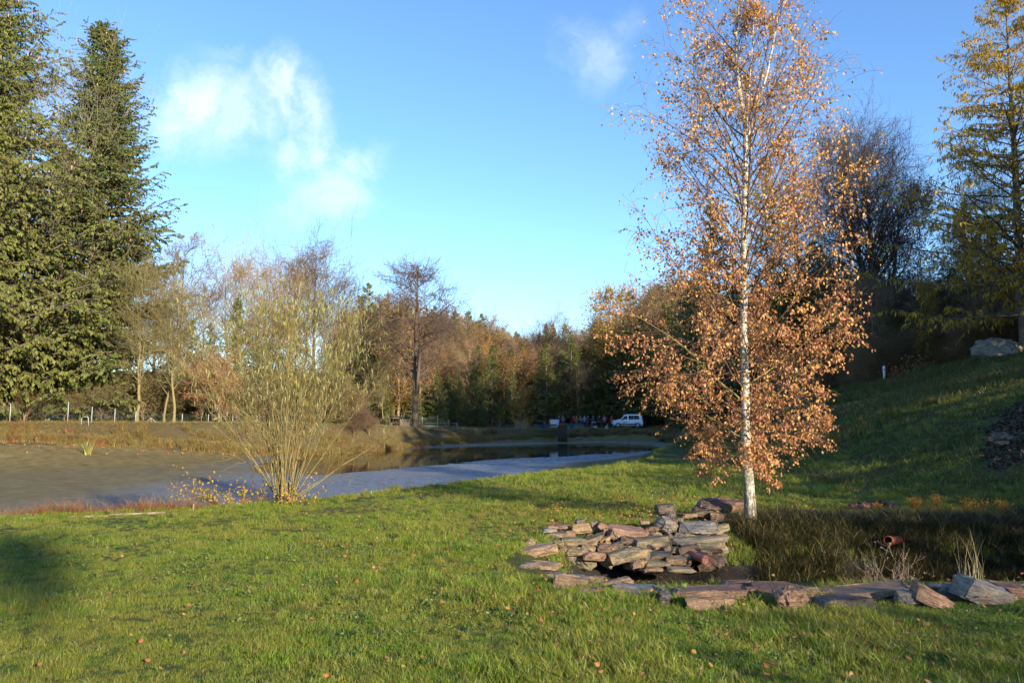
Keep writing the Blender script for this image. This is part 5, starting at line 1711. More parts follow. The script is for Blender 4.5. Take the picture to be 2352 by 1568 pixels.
# white water tank in its cage
M_white = simple('white_plastic', (0.62, 0.66, 0.70), 0.45, var=0.05)
x, y, z = on_dam(1870, 99)
e = thing('water_tank', 'white plastic water tank in a steel cage left of the people', 'tank', (x, y, z), R(8))
part('bottle', box(Geo(), (0, 0, 0.68), (1.02, 1.0, 1.0)), M_white, e)
part('lid', tube(Geo(), [[0, 0, 1.18], [0, 0, 1.23]], 0.12, 12), simple('dark_lid', (0.03, 0.03, 0.03)), e)
for k in range(5):
    xx = -0.54 + 0.27 * k
    part('bar', tube(Geo(), [[xx, -.54, .14], [xx, -.54, 1.2], [xx, .54, 1.2], [xx, .54, .14]], 0.016, 4), M_galv, e)
for k in range(5):
    zz = 0.2 + 0.245 * k
    part('bar', tube(Geo(), [[-.55, -.55, zz], [.55, -.55, zz], [.55, .55, zz], [-.55, .55, zz], [-.55, -.55, zz]], 0.014, 4), M_galv, e)
for k in range(3):
    part('pallet_runner', box(Geo(), (-0.45 + 0.45 * k, 0, 0.06), (0.14, 1.05, 0.12)), M_wood, e)
# swing frame and blue drum
x, y, z = on_dam(1823, 98)
M_bluegrey = simple('blue_grey_paint', (0.13, 0.17, 0.19), 0.6)
e = thing('braced_stand', 'grey braced steel frame standing left of the water tank', 'frame', (x, y, z), R(5))
part('arch', tube(Geo(), [[-.5, 0, -.05], [-.5, 0, .98], [.52, 0, .98], [.52, 0, -.05]], 0.035, 6), M_bluegrey, e)
part('brace', tube(Geo(), [[-1.1, -.3, 0], [-.5, 0, .65]], 0.03, 6), M_bluegrey, e)
part('brace', tube(Geo(), [[1.15, -.3, 0], [.52, 0, .75]], 0.03, 6), M_bluegrey, e)


def vessel(name, label, cat, loc, r0, r1, h, mat, group=None, inner=None, ry=1.0):
    """open tub or bucket with a wall thickness and a rim"""
    e = thing(name, label, cat, loc, 0, group)
    n_ = 20
    prof = [(r0 * 0.98, 0), (r0, 0.01), (r1, h), (r1 * 1.04, h), (r1 * 1.04, h + 0.02), (r1 * 0.96, h + 0.02), (r0 * 0.93, 0.03), (0.001, 0.03)]
    aa = np.arange(n_) * 2 * math.pi / n_
    V = np.concatenate([np.stack([r * np.cos(aa), ry * r * np.sin(aa), np.full(n_, zz)], -1) for r, zz in prof])
    i_ = np.arange(len(prof) * n_).reshape(len(prof), n_)
    part('shell', Geo().add(V, np.stack([i_[:-1], np.roll(i_[:-1], -1, 1), np.roll(i_[1:], -1, 1), i_[1:]], -1).reshape(-1, 4)), mat, e, True)
    return e


M_tub = simple('blue_plastic_tub', (0.05, 0.24, 0.34), 0.5)
M_drum = simple('blue_drum', (0.03, 0.10, 0.40), 0.45)
M_basket = simple('straw_basket', (0.36, 0.30, 0.18), 0.85, var=0.3, scale=30)
x, y, z = on_dam(1832, 97.6)
e = vessel('blue_drum', 'small blue barrel under the grey steel frame', 'barrel', (x, y, z), 0.26, 0.3, 0.42, M_drum)
part('lid', tube(Geo(), [[0, 0, .43], [0, 0, .47]], 0.31, 14), M_drum, e)
x, y, z = on_dam(1923, 99.3)
vessel('fish_tub', 'left one of the two blue fish tubs', 'tub', (x, y, z), 0.62, 0.72, 0.62, M_tub, 'blue fish tubs')
x, y, z = on_dam(1950, 99.3)
vessel('fish_tub', 'right one of the two blue fish tubs, the longer one', 'tub', (x, y, z), 0.72, 0.82, 0.62, M_tub, 'blue fish tubs')
for sx, lb in ((1917, 'leftmost straw coloured basket in front of the blue tubs'), (1942, 'second straw coloured basket from the left before the blue tubs'),
               (1953, 'third straw coloured basket from the left before the blue tubs'), (1965, 'rightmost straw coloured basket in front of the blue tubs')):
    x, y, z = on_dam(sx, 97.8)
    e = vessel('basket', lb, 'basket', (x, y, z), 0.24, 0.31, 0.32, M_basket, 'baskets before the tubs')
    part('handle', tube(Geo(), [[-.3, 0, .32], [-.2, 0, .42], [.2, 0, .42], [.3, 0, .32]], 0.015, 5), M_basket, e)
x, y, z = on_dam(2047, 98.3)
e = vessel('white_bucket', 'white bucket on the grass in front of the table', 'bucket', (x, y, z), 0.14, 0.18, 0.33, simple('white_bucket_plastic', (0.75, 0.76, 0.78), 0.4))
part('handle', tube(Geo(), [[-.18, 0, .33], [-.12, 0, .42], [.12, 0, .42], [.18, 0, .33]], 0.008, 5), M_galv, e)
x, y, z = on_dam(2024, 99.6)
e = thing('folding_table', 'low dark table with a white board on it between the standing people', 'table', (x, y, z))
part('tabletop', box(Geo(), (0, 0, 0.74), (2.3, 0.7, 0.04)), M_dkwood, e)
for sx_ in (-1, 1):
    for sy_ in (-1, 1):
        part('leg', tube(Geo(), [[sx_ * 1.0, sy_ * .28, 0], [sx_ * 1.0, sy_ * .28, .72]], 0.022, 5), M_galv, e)
o = link('white_board', box(Geo(), (0, 0, 0), (0.62, 0.4, 0.06)).mesh('white_board', M_white))
o.location = (x - 0.75, y, z + 0.795)
props(o, 'small white box lying on the left end of the dark table', 'box')
x, y, z = on_dam(2009, 98.4)
o = link('white_sack', stone_mesh(0.5, 0.35, 0.34, 1, 'white_sack'))
o.data.materials[0] = simple('sack_cloth', (0.42, 0.40, 0.40), 0.9, var=0.3)
o.location = (x, y, z + 0.15)
props(o, 'crumpled pale sack on the grass left of the table', 'sack')
x, y, z = on_dam(1955, 91)
e = thing('driftwood', 'forked pale piece of wood sticking up from the shaded dam slope', 'branch', (x, y, z))
part('stub', tube(Geo(), [[-.45, 0, .0], [-.1, 0, .12], [.4, 0, .06]], [0.14, 0.15, 0.08], 7), M_wood, e, True)
part('fork', tube(Geo(), [[-.1, 0, .12], [.12, 0, .5], [.05, 0, 1.0]], [0.06, 0.05, 0.02], 6), M_wood, e, True)
part('fork', tube(Geo(), [[.12, 0, .5], [.3, 0, .72]], [0.04, 0.015], 6), M_wood, e, True)

# ------------------------------------------------------------------ the car
M_carpaint = simple('white_car_paint', (0.80, 0.82, 0.84), 0.3, var=0.03, spec=0.5)
M_glass = simple('dark_window_glass', (0.015, 0.02, 0.025), 0.06, var=0, spec=0.6)
M_tyre = simple('tyre_rubber', (0.02, 0.02, 0.02), 0.85)
M_rim = simple('wheel_trim', (0.50, 0.52, 0.55), 0.35, 0.4)
M_bumper = simple('grey_bumper', (0.05, 0.05, 0.055), 0.6)
M_lamp = simple('headlamp_glass', (0.55, 0.58, 0.6), 0.1, spec=0.8)
M_redlamp = simple('red_lamp', (0.35, 0.02, 0.02), 0.2)
M_greenstripe = simple('green_lettering', (0.04, 0.16, 0.12), 0.5)
xc, yc, zc = on_dam(2114, 104)
car = thing('car', 'white high roofed estate car with roof rails parked on the dam beside the people', 'car', (xc, yc, zc), R(6))
# side outline, front to the left (-X): upper edge and width factor
prof = [(-2.02, .30, .55), (-2.04, .55, .72), (-1.98, .78, .78), (-1.85, .93, .80), (-1.15, 1.06, .82), (-0.98, 1.13, .82), (-.45, 1.62, .70), (-.25, 1.74, .68), (0.2, 1.80, .68), (1.2, 1.80, .68), (1.75, 1.74, .67), (1.93, 1.60, .68),
        (2.03, 1.02, .80), (2.05, .55, .80), (2.02, .32, .78)]
W2 = 0.84
g = Geo()
xs_ = np.array([-2.02, -1.98, -1.85, -1.6, -1.3, -1.12, -0.95, -.7, -.45, -.2, .2, .7, 1.2, 1.6, 1.8, 1.93, 2.02, 2.05])
belt = np.interp(xs_, [-2.05, -1.85, -1.1, 2.05], [.82, .93, 1.03, 1.05])
topz = np.interp(xs_, [-2.05, -1.98, -1.85, -1.12, -0.95, -.45, -.25, .2, 1.2, 1.75, 1.93, 2.05], [.62, .80, .93, 1.06, 1.14, 1.62, 1.73, 1.79, 1.80, 1.76, 1.64, 1.05])
topz = np.maximum(topz, belt)
wid_ = np.interp(xs_, [-2.02, -1.85, -1.4, 1.7, 2.05], [0.62, 0.76, W2, W2, 0.78])
rings = []
for X_, bz, tz, ww in zip(xs_, belt, topz, wid_):
    ins = 0.16 * (tz - bz) / 0.75
    rings.append([(X_, -ww * 0.93, .26), (X_, -ww, .5), (X_, -ww, bz - .02), (X_, -ww + .02, bz), (X_, -ww + ins + 0.02, max(tz - .09, bz + .001)), (X_, -ww + ins + .14, tz),
                  (X_, ww - ins - .14, tz), (X_, ww - ins - 0.02, max(tz - .09, bz + .001)), (X_, ww - .02, bz), (X_, ww, bz - .02), (X_, ww, .5), (X_, ww * .93, .26)])
Vr = np.array(rings)
nr, nk_ = Vr.shape[:2]
ix = np.arange(nr * nk_).reshape(nr, nk_)
g.add(Vr, np.stack([ix[:-1], ix[1:], np.roll(ix[1:], -1, 1), np.roll(ix[:-1], -1, 1)], -1).reshape(-1, 4), [ix[0]], [ix[-1, ::-1]])
part('body', g, M_carpaint, car, False)


def side_pane(name, poly, mat, off=0.006, side=-1):
    """flat pane following the leaning upper side"""
    V = []
    for X_, Z_ in poly:
        bz = np.interp(X_, xs_, belt)
        tz = np.interp(X_, xs_, topz)
        ww = np.interp(X_, xs_, wid_)
        ins = 0.16 * (tz - bz) / 0.75
        f = np.clip((Z_ - bz) / max(tz - .09 - bz, .01), 0, 1)
        V.append((X_, side * (ww - 0.02 * min(1, f * 20) - ins * f + off), Z_))
    V = np.array(V)
    g_ = Geo().add(np.concatenate([V, V - [0, side * 0.004, 0]]), [list(range(len(V)))], [[i, (i + 1) % len(V), len(V) + (i + 1) % len(V), len(V) + i] for i in range(len(V))])
    return part(name, g_, mat, car)


for s in (-1, 1):
    side_pane('front_side_window', [(-.86, 1.10), (-.05, 1.12), (-.05, 1.58), (-.38, 1.56)], M_glass, 0.014, s)
    side_pane('middle_side_window', [(.12, 1.12), (.82, 1.13), (.82, 1.63), (.12, 1.62)], M_glass, 0.014, s)
    side_pane('rear_side_window', [(.86, 1.13), (1.55, 1.14), (1.50, 1.63), (.86, 1.63)], M_glass, 0.014, s)
    part('side_moulding', box(Geo(), (0.05, s * (W2 + 0.012), 0.52), (2.3, 0.03, 0.12)), M_bumper, car)
    part('roof_rail', tube(Geo(), [[-.2, s * .60, 1.76], [0, s * .60, 1.86], [1.5, s * .60, 1.86], [1.65, s * .60, 1.78]], 0.018, 5), M_bumper, car)
    part('mirror', box(Geo(), (-.78, s * (W2 + .1), 1.12), (.12, .18, .16)), M_bumper, car)
    part('headlight', box(Geo(), (-1.93, s * .58, .80), (.16, .30, .16), ry=R(-25)), M_lamp, car)
    part('tail_light', box(Geo(), (2.0, s * .74, 1.15), (.1, .12, .5), ry=R(-9)), M_redlamp, car)
    for nm_, X_ in (('door_handle', -.15), ('door_handle', .28)):
        part(nm_, box(Geo(), (X_, s * (W2 + .01), .95), (.16, .03, .035)), M_bumper, car)
    # printed emblem on the front door
    side_pane('door_emblem', [(-.72, .74), (-.5, .83), (-.38, .78), (-.2, .76), (-.2, .70), (-.7, .70)], M_greenstripe, 0.006, s)
    for X_ in (-1.32, 1.30):
        w_ = part('wheel', Geo().add(*[a for a in tubes(np.array([[[0, -.09, 0], [0, -.085, 0], [0, 0, 0], [0, .085, 0], [0, .09, 0]]]) * 1.0, np.array([[.24, .31, .32, .31, .24]]), 24, True)]), M_tyre, car, True)
        w_.location = (X_, s * (W2 - .08), .32)
        rm = link('rim', tube(Geo(), [[0, -.008, 0], [0, .008, 0]], 0.21, 18).mesh('rim', M_rim), w_)
        rm.location = (0, s * 0.098, 0)
        hb = link('hub', tube(Geo(), [[0, -.01, 0], [0, .01, 0]], 0.06, 10).mesh('hub', M_bumper), w_)
        hb.location = (0, s * 0.112, 0)
        ar = part('wheel_arch', Geo().add(*tubes(np.array([[[X_ + .39 * math.cos(a_), s * (W2 + .002), .32 + .39 * math.sin(a_)] for a_ in np.linspace(0, math.pi, 12)]]), np.full((1, 12), .028), 4)), M_bumper, car)
# windscreen and rear window
g = Geo().add([(-.93, -.72, 1.19), (-.93, .72, 1.19), (-.44, .56, 1.645), (-.44, -.56, 1.645)], [[0, 1, 2, 3]])
part('windscreen', g, M_glass, car)
g = Geo().add([(1.955, -.56, 1.60), (1.955, .56, 1.60), (2.055, .66, 1.12), (2.055, -.66, 1.12)], [[0, 1, 2, 3]])
part('rear_window', g, M_glass, car)
part('front_bumper', box(Geo(), (-2.0, 0, .42), (.18, 1.5, .26)), M_bumper, car)
part('rear_bumper', box(Geo(), (2.05, 0, .42), (.14, 1.6, .26)), M_bumper, car)
part('grille', box(Geo(), (-2.0, 0, .70), (.06, .7, .1)), M_bumper, car)

# white marker posts in the brush
for (px, py, D, hq, lb) in ((2031, 862, 44.5, 22, 'short white marker post in the brush at the top left of the hill'), (1832, 925, 52, 20, 'short white marker post behind the right side of the birch')):
    p = at(px, py, D)
    o = part('marker_post', tube(Geo(), [[0, 0, -.3], [0, 0, hq * D / F]], 0.07, 8), simple('white_marker', (0.7, 0.72, 0.75), 0.6), None)
    o.location = (p[0], D, max(gz(p[0], D), p[2]))
    props(o, lb, 'marker post')


# ------------------------------------------------------------------ grasses
def tuft(n, h, spread, w_, lean=0.5, seed=0, bend=0.5, segs=3):
    """one tuft of curved blades"""
    r_ = np.random.RandomState(seed)
    az = r_.rand(n) * 6.28
    rr = spread * np.sqrt(r_.rand(n))
    a2 = r_.rand(n) * 6.28
    root = np.stack([rr * np.cos(a2), rr * np.sin(a2), np.full(n, -0.01)], -1)
    H = h * (0.45 + 0.75 * r_.rand(n))
    ln = lean * (0.3 + r_.rand(n))
    out = np.stack([np.cos(az), np.sin(az), np.zeros(n)], -1)
    side = np.stack([-np.sin(az + r_.randn(n) * .8), np.cos(az), np.zeros(n)], -1)
    side = unit(side)
    pts = []
    for j in range(segs + 1):
        s = j / segs
        pts.append(root + np.array([0, 0, 1]) * (H * s * (1 - bend * 0.35 * s))[:, None] + out * (H * ln * s ** 1.8)[:, None])
    V, q = [], []
    ww = w_ * (0.6 + 0.8 * r_.rand(n))
    for j in range(segs):
        tw = 1 - 0.75 * (j / segs) ** 1.5
        V += [pts[j] + side * (ww * tw)[:, None] * .5, pts[j] - side * (ww * tw)[:, None] * .5]
    V.append(pts[-1])
    V = np.stack(V, 1)
    k = V.shape[1]
    b_ = np.arange(n)[:, None] * k
    quads_ = [b_ + [2 * j, 2 * j + 1, 2 * j + 3, 2 * j + 2] for j in range(segs - 1)]
    tri = b_ + [2 * segs - 2, 2 * segs - 1, 2 * segs]
    return Geo().add(V.reshape(-1, 3), np.concatenate(quads_), tri)


def grassmat(name, cols, patch_cols, scale=0.7, trans=0.35, spec=0.35, rough=0.45, dead=0.12, clump=False):
    m, t = new_mat(name)
    g = t.n('ShaderNodeNewGeometry')
    oi = t.n('ShaderNodeObjectInfo')
    rnd = t.math('FRACT', t.math('ADD', g.outputs['Random Per Island'], oi.outputs['Random']))
    c = t.ramp(rnd, [(i / (len(cols) - 1), c_) for i, c_ in enumerate(cols)])
    c2 = t.ramp(rnd, [(i / (len(patch_cols) - 1), c_) for i, c_ in enumerate(patch_cols)])
    nz = t.math('ADD', t.math('MULTIPLY', t.noise(g.outputs['Position'], scale, 4, 0.6), 0.6), t.math('MULTIPLY', t.noise(g.outputs['Position'], scale * 6, 3, 0.6), 0.4))
    c = t.mix(t.maprange(nz, 0.40, 0.60), c, c2)
    if clump:
        n5 = t.noise(g.outputs['Position'], 5.5, 3, 0.6)
        c = t.mix(t.maprange(n5, 0.52, 0.66, 0, 0.65), c, (0.27, 0.265, 0.045))
        n6 = t.noise(g.outputs['Position'], 3.7, 3, 0.6)
        c = t.mix(t.maprange(n6, 0.54, 0.66, 0, 0.7), c, (0.028, 0.085, 0.016))
    c = t.mix(t.math('LESS_THAN', t.math('FRACT', t.math('MULTIPLY', rnd, 7.31)), dead), c, (0.26, 0.20, 0.08))
    b = t.n('ShaderNodeBsdfPrincipled', None, Base_Color=c, Roughness=rough)
    b.inputs['Specular IOR Level'].default_value = spec
    tr = t.n('ShaderNodeBsdfTranslucent', None, Color=c)
    finish(t, t.n('ShaderNodeMixShader', None, i0=trans, i1=b, i2=tr))
    return m


G_lawn = grassmat('lawn_grass', [(0.07, 0.16, 0.011), (0.13, 0.235, 0.016), (0.19, 0.285, 0.024), (0.27, 0.33, 0.035)],
                  [(0.12, 0.19, 0.015), (0.21, 0.26, 0.024), (0.30, 0.295, 0.042), (0.26, 0.20, 0.055)], 0.55, dead=0.13, clump=True)
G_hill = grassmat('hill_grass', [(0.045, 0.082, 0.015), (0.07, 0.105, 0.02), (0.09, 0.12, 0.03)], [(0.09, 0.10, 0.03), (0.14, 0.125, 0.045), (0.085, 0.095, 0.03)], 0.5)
G_dry = grassmat('dry_bank_grass', [(0.24, 0.20, 0.06), (0.38, 0.29, 0.10), (0.16, 0.17, 0.035), (0.34, 0.20, 0.08)], [(0.09, 0.13, 0.025), (0.20, 0.20, 0.05), (0.36, 0.20, 0.09), (0.34, 0.14, 0.06)], 0.25)
G_rush = grassmat('dark_rush', [(0.016, 0.030, 0.006), (0.026, 0.036, 0.008), (0.045, 0.038, 0.012)], [(0.036, 0.030, 0.010), (0.048, 0.034, 0.014), (0.02, 0.024, 0.006)], 1.0)
G_red = grassmat('red_sedge', [(0.25, 0.08, 0.04), (0.35, 0.14, 0.06), (0.30, 0.19, 0.08), (0.20, 0.07, 0.04)], [(0.28, 0.20, 0.07), (0.33, 0.16, 0.07), (0.24, 0.09, 0.05)], 2.0)
G_straw = grassmat('straw_grass', [(0.36, 0.30, 0.16), (0.44, 0.38, 0.22), (0.30, 0.25, 0.12)], [(0.36, 0.30, 0.16), (0.42, 0.36, 0.2), (0.25, 0.2, 0.1)], 2.0)
G_lush = grassmat('pale_iris_leaf', [(0.30, 0.36, 0.07), (0.42, 0.44, 0.12), (0.36, 0.36, 0.08)], [(0.42, 0.42, 0.12), (0.34, 0.36, 0.08)], 2.0)
G_clover = grassmat('clover_leaf', [(0.05, 0.12, 0.02), (0.08, 0.16, 0.03), (0.12, 0.18, 0.04)], [(0.09, 0.15, 0.03), (0.14, 0.17, 0.04)], 1.0, dead=0.03)


def tuft_objs(name, specs, mat):
    out = []
    for i, kw in enumerate(specs):
        me = tuft(seed=i * 13 + 5, **kw).mesh(name, mat)
        o = bpy.data.objects.new(name + '_blades', me)       # geometry source of the scatter, never placed in the scene itself
        out.append(o)
    return out


def scatter(name, pts, scl, sources, choice, label, tilt=None, cat='grass'):
    """one stuff object that carries a tuft on each of its points, by geometry nodes"""
    me = bpy.data.meshes.new(name)
    me.from_pydata([tuple(p) for p in pts], [], [])
    n_ = len(pts)
    a = me.attributes.new('size', 'FLOAT', 'POINT')
    a.data.foreach_set('value', np.asarray(scl, np.float32))
    a = me.attributes.new('which', 'INT', 'POINT')
    a.data.foreach_set('value', np.asarray(choice, np.int32))
    rot = np.stack([rs.randn(n_) * 0.08, rs.randn(n_) * 0.08, rs.rand(n_) * 6.28], -1) if tilt is None else tilt
    a = me.attributes.new('turn', 'FLOAT_VECTOR', 'POINT')
    a.data.foreach_set('vector', np.asarray(rot, np.float32).ravel())
    o = link(name, me)
    me.materials.append(sources[0].data.materials[0])
    ng = bpy.data.node_groups.new(name + '_nodes', 'GeometryNodeTree')
    ng.interface.new_socket('Geometry', in_out='INPUT', socket_type='NodeSocketGeometry')
    ng.interface.new_socket('Geometry', in_out='OUTPUT', socket_type='NodeSocketGeometry')
    N = ng.nodes.new
    gi, go = N('NodeGroupInput'), N('NodeGroupOutput')
    m2p = N('GeometryNodeMeshToPoints')
    iop = N('GeometryNodeInstanceOnPoints')
    ng.links.new(gi.outputs[0], m2p.inputs[0])
    ng.links.new(m2p.outputs[0], iop.inputs['Points'])
    join = N('GeometryNodeJoinGeometry')
    for s in reversed(sources):
        oi = N('GeometryNodeObjectInfo')
        oi.inputs['Object'].default_value = s
        oi.inputs['As Instance'].default_value = True
        ng.links.new(oi.outputs['Geometry'], join.inputs[0])
    ng.links.new(join.outputs[0], iop.inputs['Instance'])
    iop.inputs['Pick Instance'].default_value = True

    def attr(nm, typ):
        at_ = N('GeometryNodeInputNamedAttribute')
        at_.data_type = typ
        at_.inputs['Name'].default_value = nm
        return at_.outputs[0]
    ng.links.new(attr('which', 'INT'), iop.inputs['Instance Index'])
    e2r = N('FunctionNodeEulerToRotation')
    ng.links.new(attr('turn', 'FLOAT_VECTOR'), e2r.inputs[0])
    ng.links.new(e2r.outputs[0], iop.inputs['Rotation'])
    ng.links.new(attr('size', 'FLOAT'), iop.inputs['Scale'])
    ng.links.new(iop.outputs[0], go.inputs[0])
    md = o.modifiers.new('scatter', 'NODES')
    md.node_group = ng
    props(o, label, cat, kind='stuff')
    return o


SX = np.array(STONES_XY)


def on_stone(x, y, grow=1.0):
    hit = np.zeros(x.shape, bool)
    for cx, cy, a_, b_ in SX:
        hit |= ((x - cx) / (a_ * grow)) ** 2 + ((y - cy) / (b_ * grow)) ** 2 < 1
    return hit


def fan(n, y0, y1, margin=1.15, extra=1.0, lo=None, hi=None):
    """random ground points between two distances, as wide as the view and a bit more"""
    y = np.sqrt(y0 ** 2 + (y1 ** 2 - y0 ** 2) * rs.rand(n))
    hw = y * 0.66 * margin + extra
    x = (rs.rand(n) * 2 - 1) * hw
    return x, y


LAWN_SRC = tuft_objs('lawn_grass', [dict(n=46, h=0.055, spread=0.085, w_=0.0042, lean=0.7), dict(n=46, h=0.045, spread=0.09, w_=0.0042, lean=0.9), dict(n=40, h=0.075, spread=0.075, w_=0.004, lean=0.6),
                                    dict(n=36, h=0.04, spread=0.09, w_=0.005, lean=1.0), dict(n=44, h=0.105, spread=0.06, w_=0.0045, lean=0.75)], G_lawn)


def in_lawn(x, y):
    return (rim_d(x, y) < 0.15) & (ditch(x, y) < 0.45) & ~((y > 7.72) & (y < 9.0) & (x > 0.9) & (x < 14)) & ~(((x - 1.0) / 1.1) ** 2 + ((y - 9.0) / 1.0) ** 2 < 1) & ~on_stone(x, y, 1.0) & ~on_stone(x, y + 0.12, 0.95) & (y < 120)


MULCH = np.array([at(px, py, D)[:2] for px, py, D in ((2262, 985, 17.0), (2270, 945, 19.5), (2310, 940, 20), (2420, 900, 20), (2460, 1030, 16), (2340, 1050, 15.5), (2265, 1015, 16))])
LEAFP = np.array([at(px, py, D)[:2] for px, py, D in ((1930, 1118, 14.2), (1990, 1095, 15.4), (2060, 1112, 14.6), (2050, 1140, 13.4), (1960, 1140, 13.4))])
xs_l, ys_l, sl, wh = [], [], [], []
for (y0, y1, n_, s0, s1) in ((3.6, 6.5, 15000, 0.8, 1.1), (6.5, 10, 16000, 0.85, 1.2), (10, 16, 21000, 0.95, 1.35), (16, 30, 20000, 1.3, 2.1)):
    x, y = fan(n_, y0, y1)
    hl = hill(x, y) > 0.35
    k = in_lawn(x, y) & ~((hl) & (rs.rand(n_) > 0.55)) & ~(poly_dist(x, y, MULCH) > -0.1) & ~(poly_dist(x, y, LEAFP) > 0) & (x < 26)
    x, y = x[k], y[k]
    xs_l.append(x)
    ys_l.append(y)
    tall = vnoise(x, y, 0.9, 21) * 0.6 + vnoise(x, y, 0.35, 22) * 0.4
    right = sstep(-2.5, 1.5, x) * 0.5
    s = (s0 + (s1 - s0) * rs.rand(len(x))) * (0.70 + 0.55 * np.clip(tall + right, -0.6, 1.0))
    # rougher along the stones
    sl.append(s)
    c_ = np.where(tall + right > 0.55, rs.choice([0, 2, 2, 4], len(x)), np.where(tall + right > 0.1, rs.choice([0, 1, 2, 0], len(x)), rs.choice([0, 1, 3, 3], len(x))))
    c_ = np.where(rs.rand(len(x)) < 0.05, 4, c_)
    wh.append(c_)
# fringe of longer grass in front of the stones and at the shore
x, y = rs.uniform(-0.6, 9, 1500), rs.uniform(6.9, 7.72, 1500)
k = in_lawn(x, y) & (vnoise(x, y, 0.4, 31) > 0.0)
xs_l.append(x[k]); ys_l.append(y[k]); sl.append(rs.uniform(0.7, 1.5, k.sum())); wh.append(np.full(k.sum(), 4))
seg = rs.randint(3, 14, 1800)
f_ = rs.rand(1800)[:, None]
pr = RIM[seg] * (1 - f_) + RIM[seg + 1] * f_ + rs.randn(1800, 2) * 0.15
k = in_lawn(pr[:, 0], pr[:, 1])
xs_l.append(pr[k, 0]); ys_l.append(pr[k, 1]); sl.append(rs.uniform(0.7, 1.3, k.sum())); wh.append(rs.choice([2, 4], k.sum()))
X, Y = np.concatenate(xs_l), np.concatenate(ys_l)
scatter('lawn_grass', np.stack([X, Y, ground(X, Y)], -1), np.concatenate(sl), LAWN_SRC, np.concatenate(wh), 'short autumn grass of the lawn in front of the pond')

# broad leaved weeds in the lawn
CL = []
for i in range(3):
    g_ = Geo()
    n_ = 12
    an = rs.rand(n_) * 6.28
    rr = 0.02 + 0.07 * rs.rand(n_)
    p = np.stack([rr * np.cos(an), rr * np.sin(an), 0.012 + 0.015 * rs.rand(n_)], -1)
    g_.add(*birch_leaf(p, unit(np.stack([np.cos(an), np.sin(an), 0.25 * rs.randn(n_)], -1)), 0.014 + 0.012 * rs.rand(n_)))
    CL.append(bpy.data.objects.new('clover_leaves', g_.mesh('clover_leaves', G_clover)))
x, y = fan(4200, 3.6, 11)
k = in_lawn(x, y) & (vnoise(x, y, 0.8, 41) + 0.5 * vnoise(x, y, 0.3, 42) > 0.3)
x, y = x[k], y[k]
scatter('clover', np.stack([x, y, ground(x, y) + 0.01], -1), rs.uniform(0.7, 1.3, len(x)), CL, rs.randint(0, 3, len(x)), 'clover and small weeds growing in the lawn', cat='weeds')

# hillside and verge grass
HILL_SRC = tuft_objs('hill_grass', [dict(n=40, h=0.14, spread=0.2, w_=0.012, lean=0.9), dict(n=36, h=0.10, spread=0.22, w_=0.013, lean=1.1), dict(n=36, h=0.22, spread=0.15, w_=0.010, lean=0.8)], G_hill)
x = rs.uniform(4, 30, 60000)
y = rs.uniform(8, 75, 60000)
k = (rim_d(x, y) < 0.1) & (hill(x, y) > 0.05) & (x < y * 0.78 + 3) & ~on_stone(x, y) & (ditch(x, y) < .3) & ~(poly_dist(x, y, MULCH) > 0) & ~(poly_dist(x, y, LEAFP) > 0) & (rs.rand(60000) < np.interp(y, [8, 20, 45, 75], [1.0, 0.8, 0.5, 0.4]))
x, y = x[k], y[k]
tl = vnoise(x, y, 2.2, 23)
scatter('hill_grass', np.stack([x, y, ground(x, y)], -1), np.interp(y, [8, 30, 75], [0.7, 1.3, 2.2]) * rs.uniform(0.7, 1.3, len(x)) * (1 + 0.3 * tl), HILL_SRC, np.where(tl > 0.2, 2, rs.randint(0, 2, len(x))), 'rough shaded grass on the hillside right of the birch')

# dry grass on the left and far banks
DRY_SRC = tuft_objs('bank_grass', [dict(n=44, h=0.42, spread=0.20, w_=0.018, lean=0.7), dict(n=44, h=0.30, spread=0.24, w_=0.018, lean=0.9), dict(n=40, h=0.62, spread=0.14, w_=0.016, lean=0.5), dict(n=36, h=0.15, spread=0.3, w_=0.02, lean=1.0)], G_dry)
x = rs.uniform(-62, 22, 95000)
y = rs.uniform(44, 108, 95000)
dd = rim_d(x, y)
lim = np.interp(x, [-60, -20, -12, -5, 10, 20], [6.0, 5.5, 4.5, 3.2, 2.6, 2.2])
k = (far_side(x, y) > 0.35) & (dd < lim - 0.15 + 0.5 * vnoise(x, y, 1.2, 9)) & (dd > -7) & (hill(x, y) < 0.6) & (rs.rand(95000) < np.where(dd > 0, 0.95, 0.4))
x, y, dd, lim = x[k], y[k], dd[k], lim[k]
edge = sstep(0.35, 0.9, dd / lim)
ch = np.where(edge > 0.45, rs.choice([0, 0, 2, 1], len(x)), rs.choice([1, 3, 3], len(x)))
scatter('bank_grass', np.stack([x, y, ground(x, y)], -1), rs.uniform(0.6, 1.15, len(x)) * (0.65 + 0.5 * edge + 0.25 * vnoise(x, y, 1.6, 25)), DRY_SRC, ch, 'tall dry autumn grass on the far and left banks of the pond')

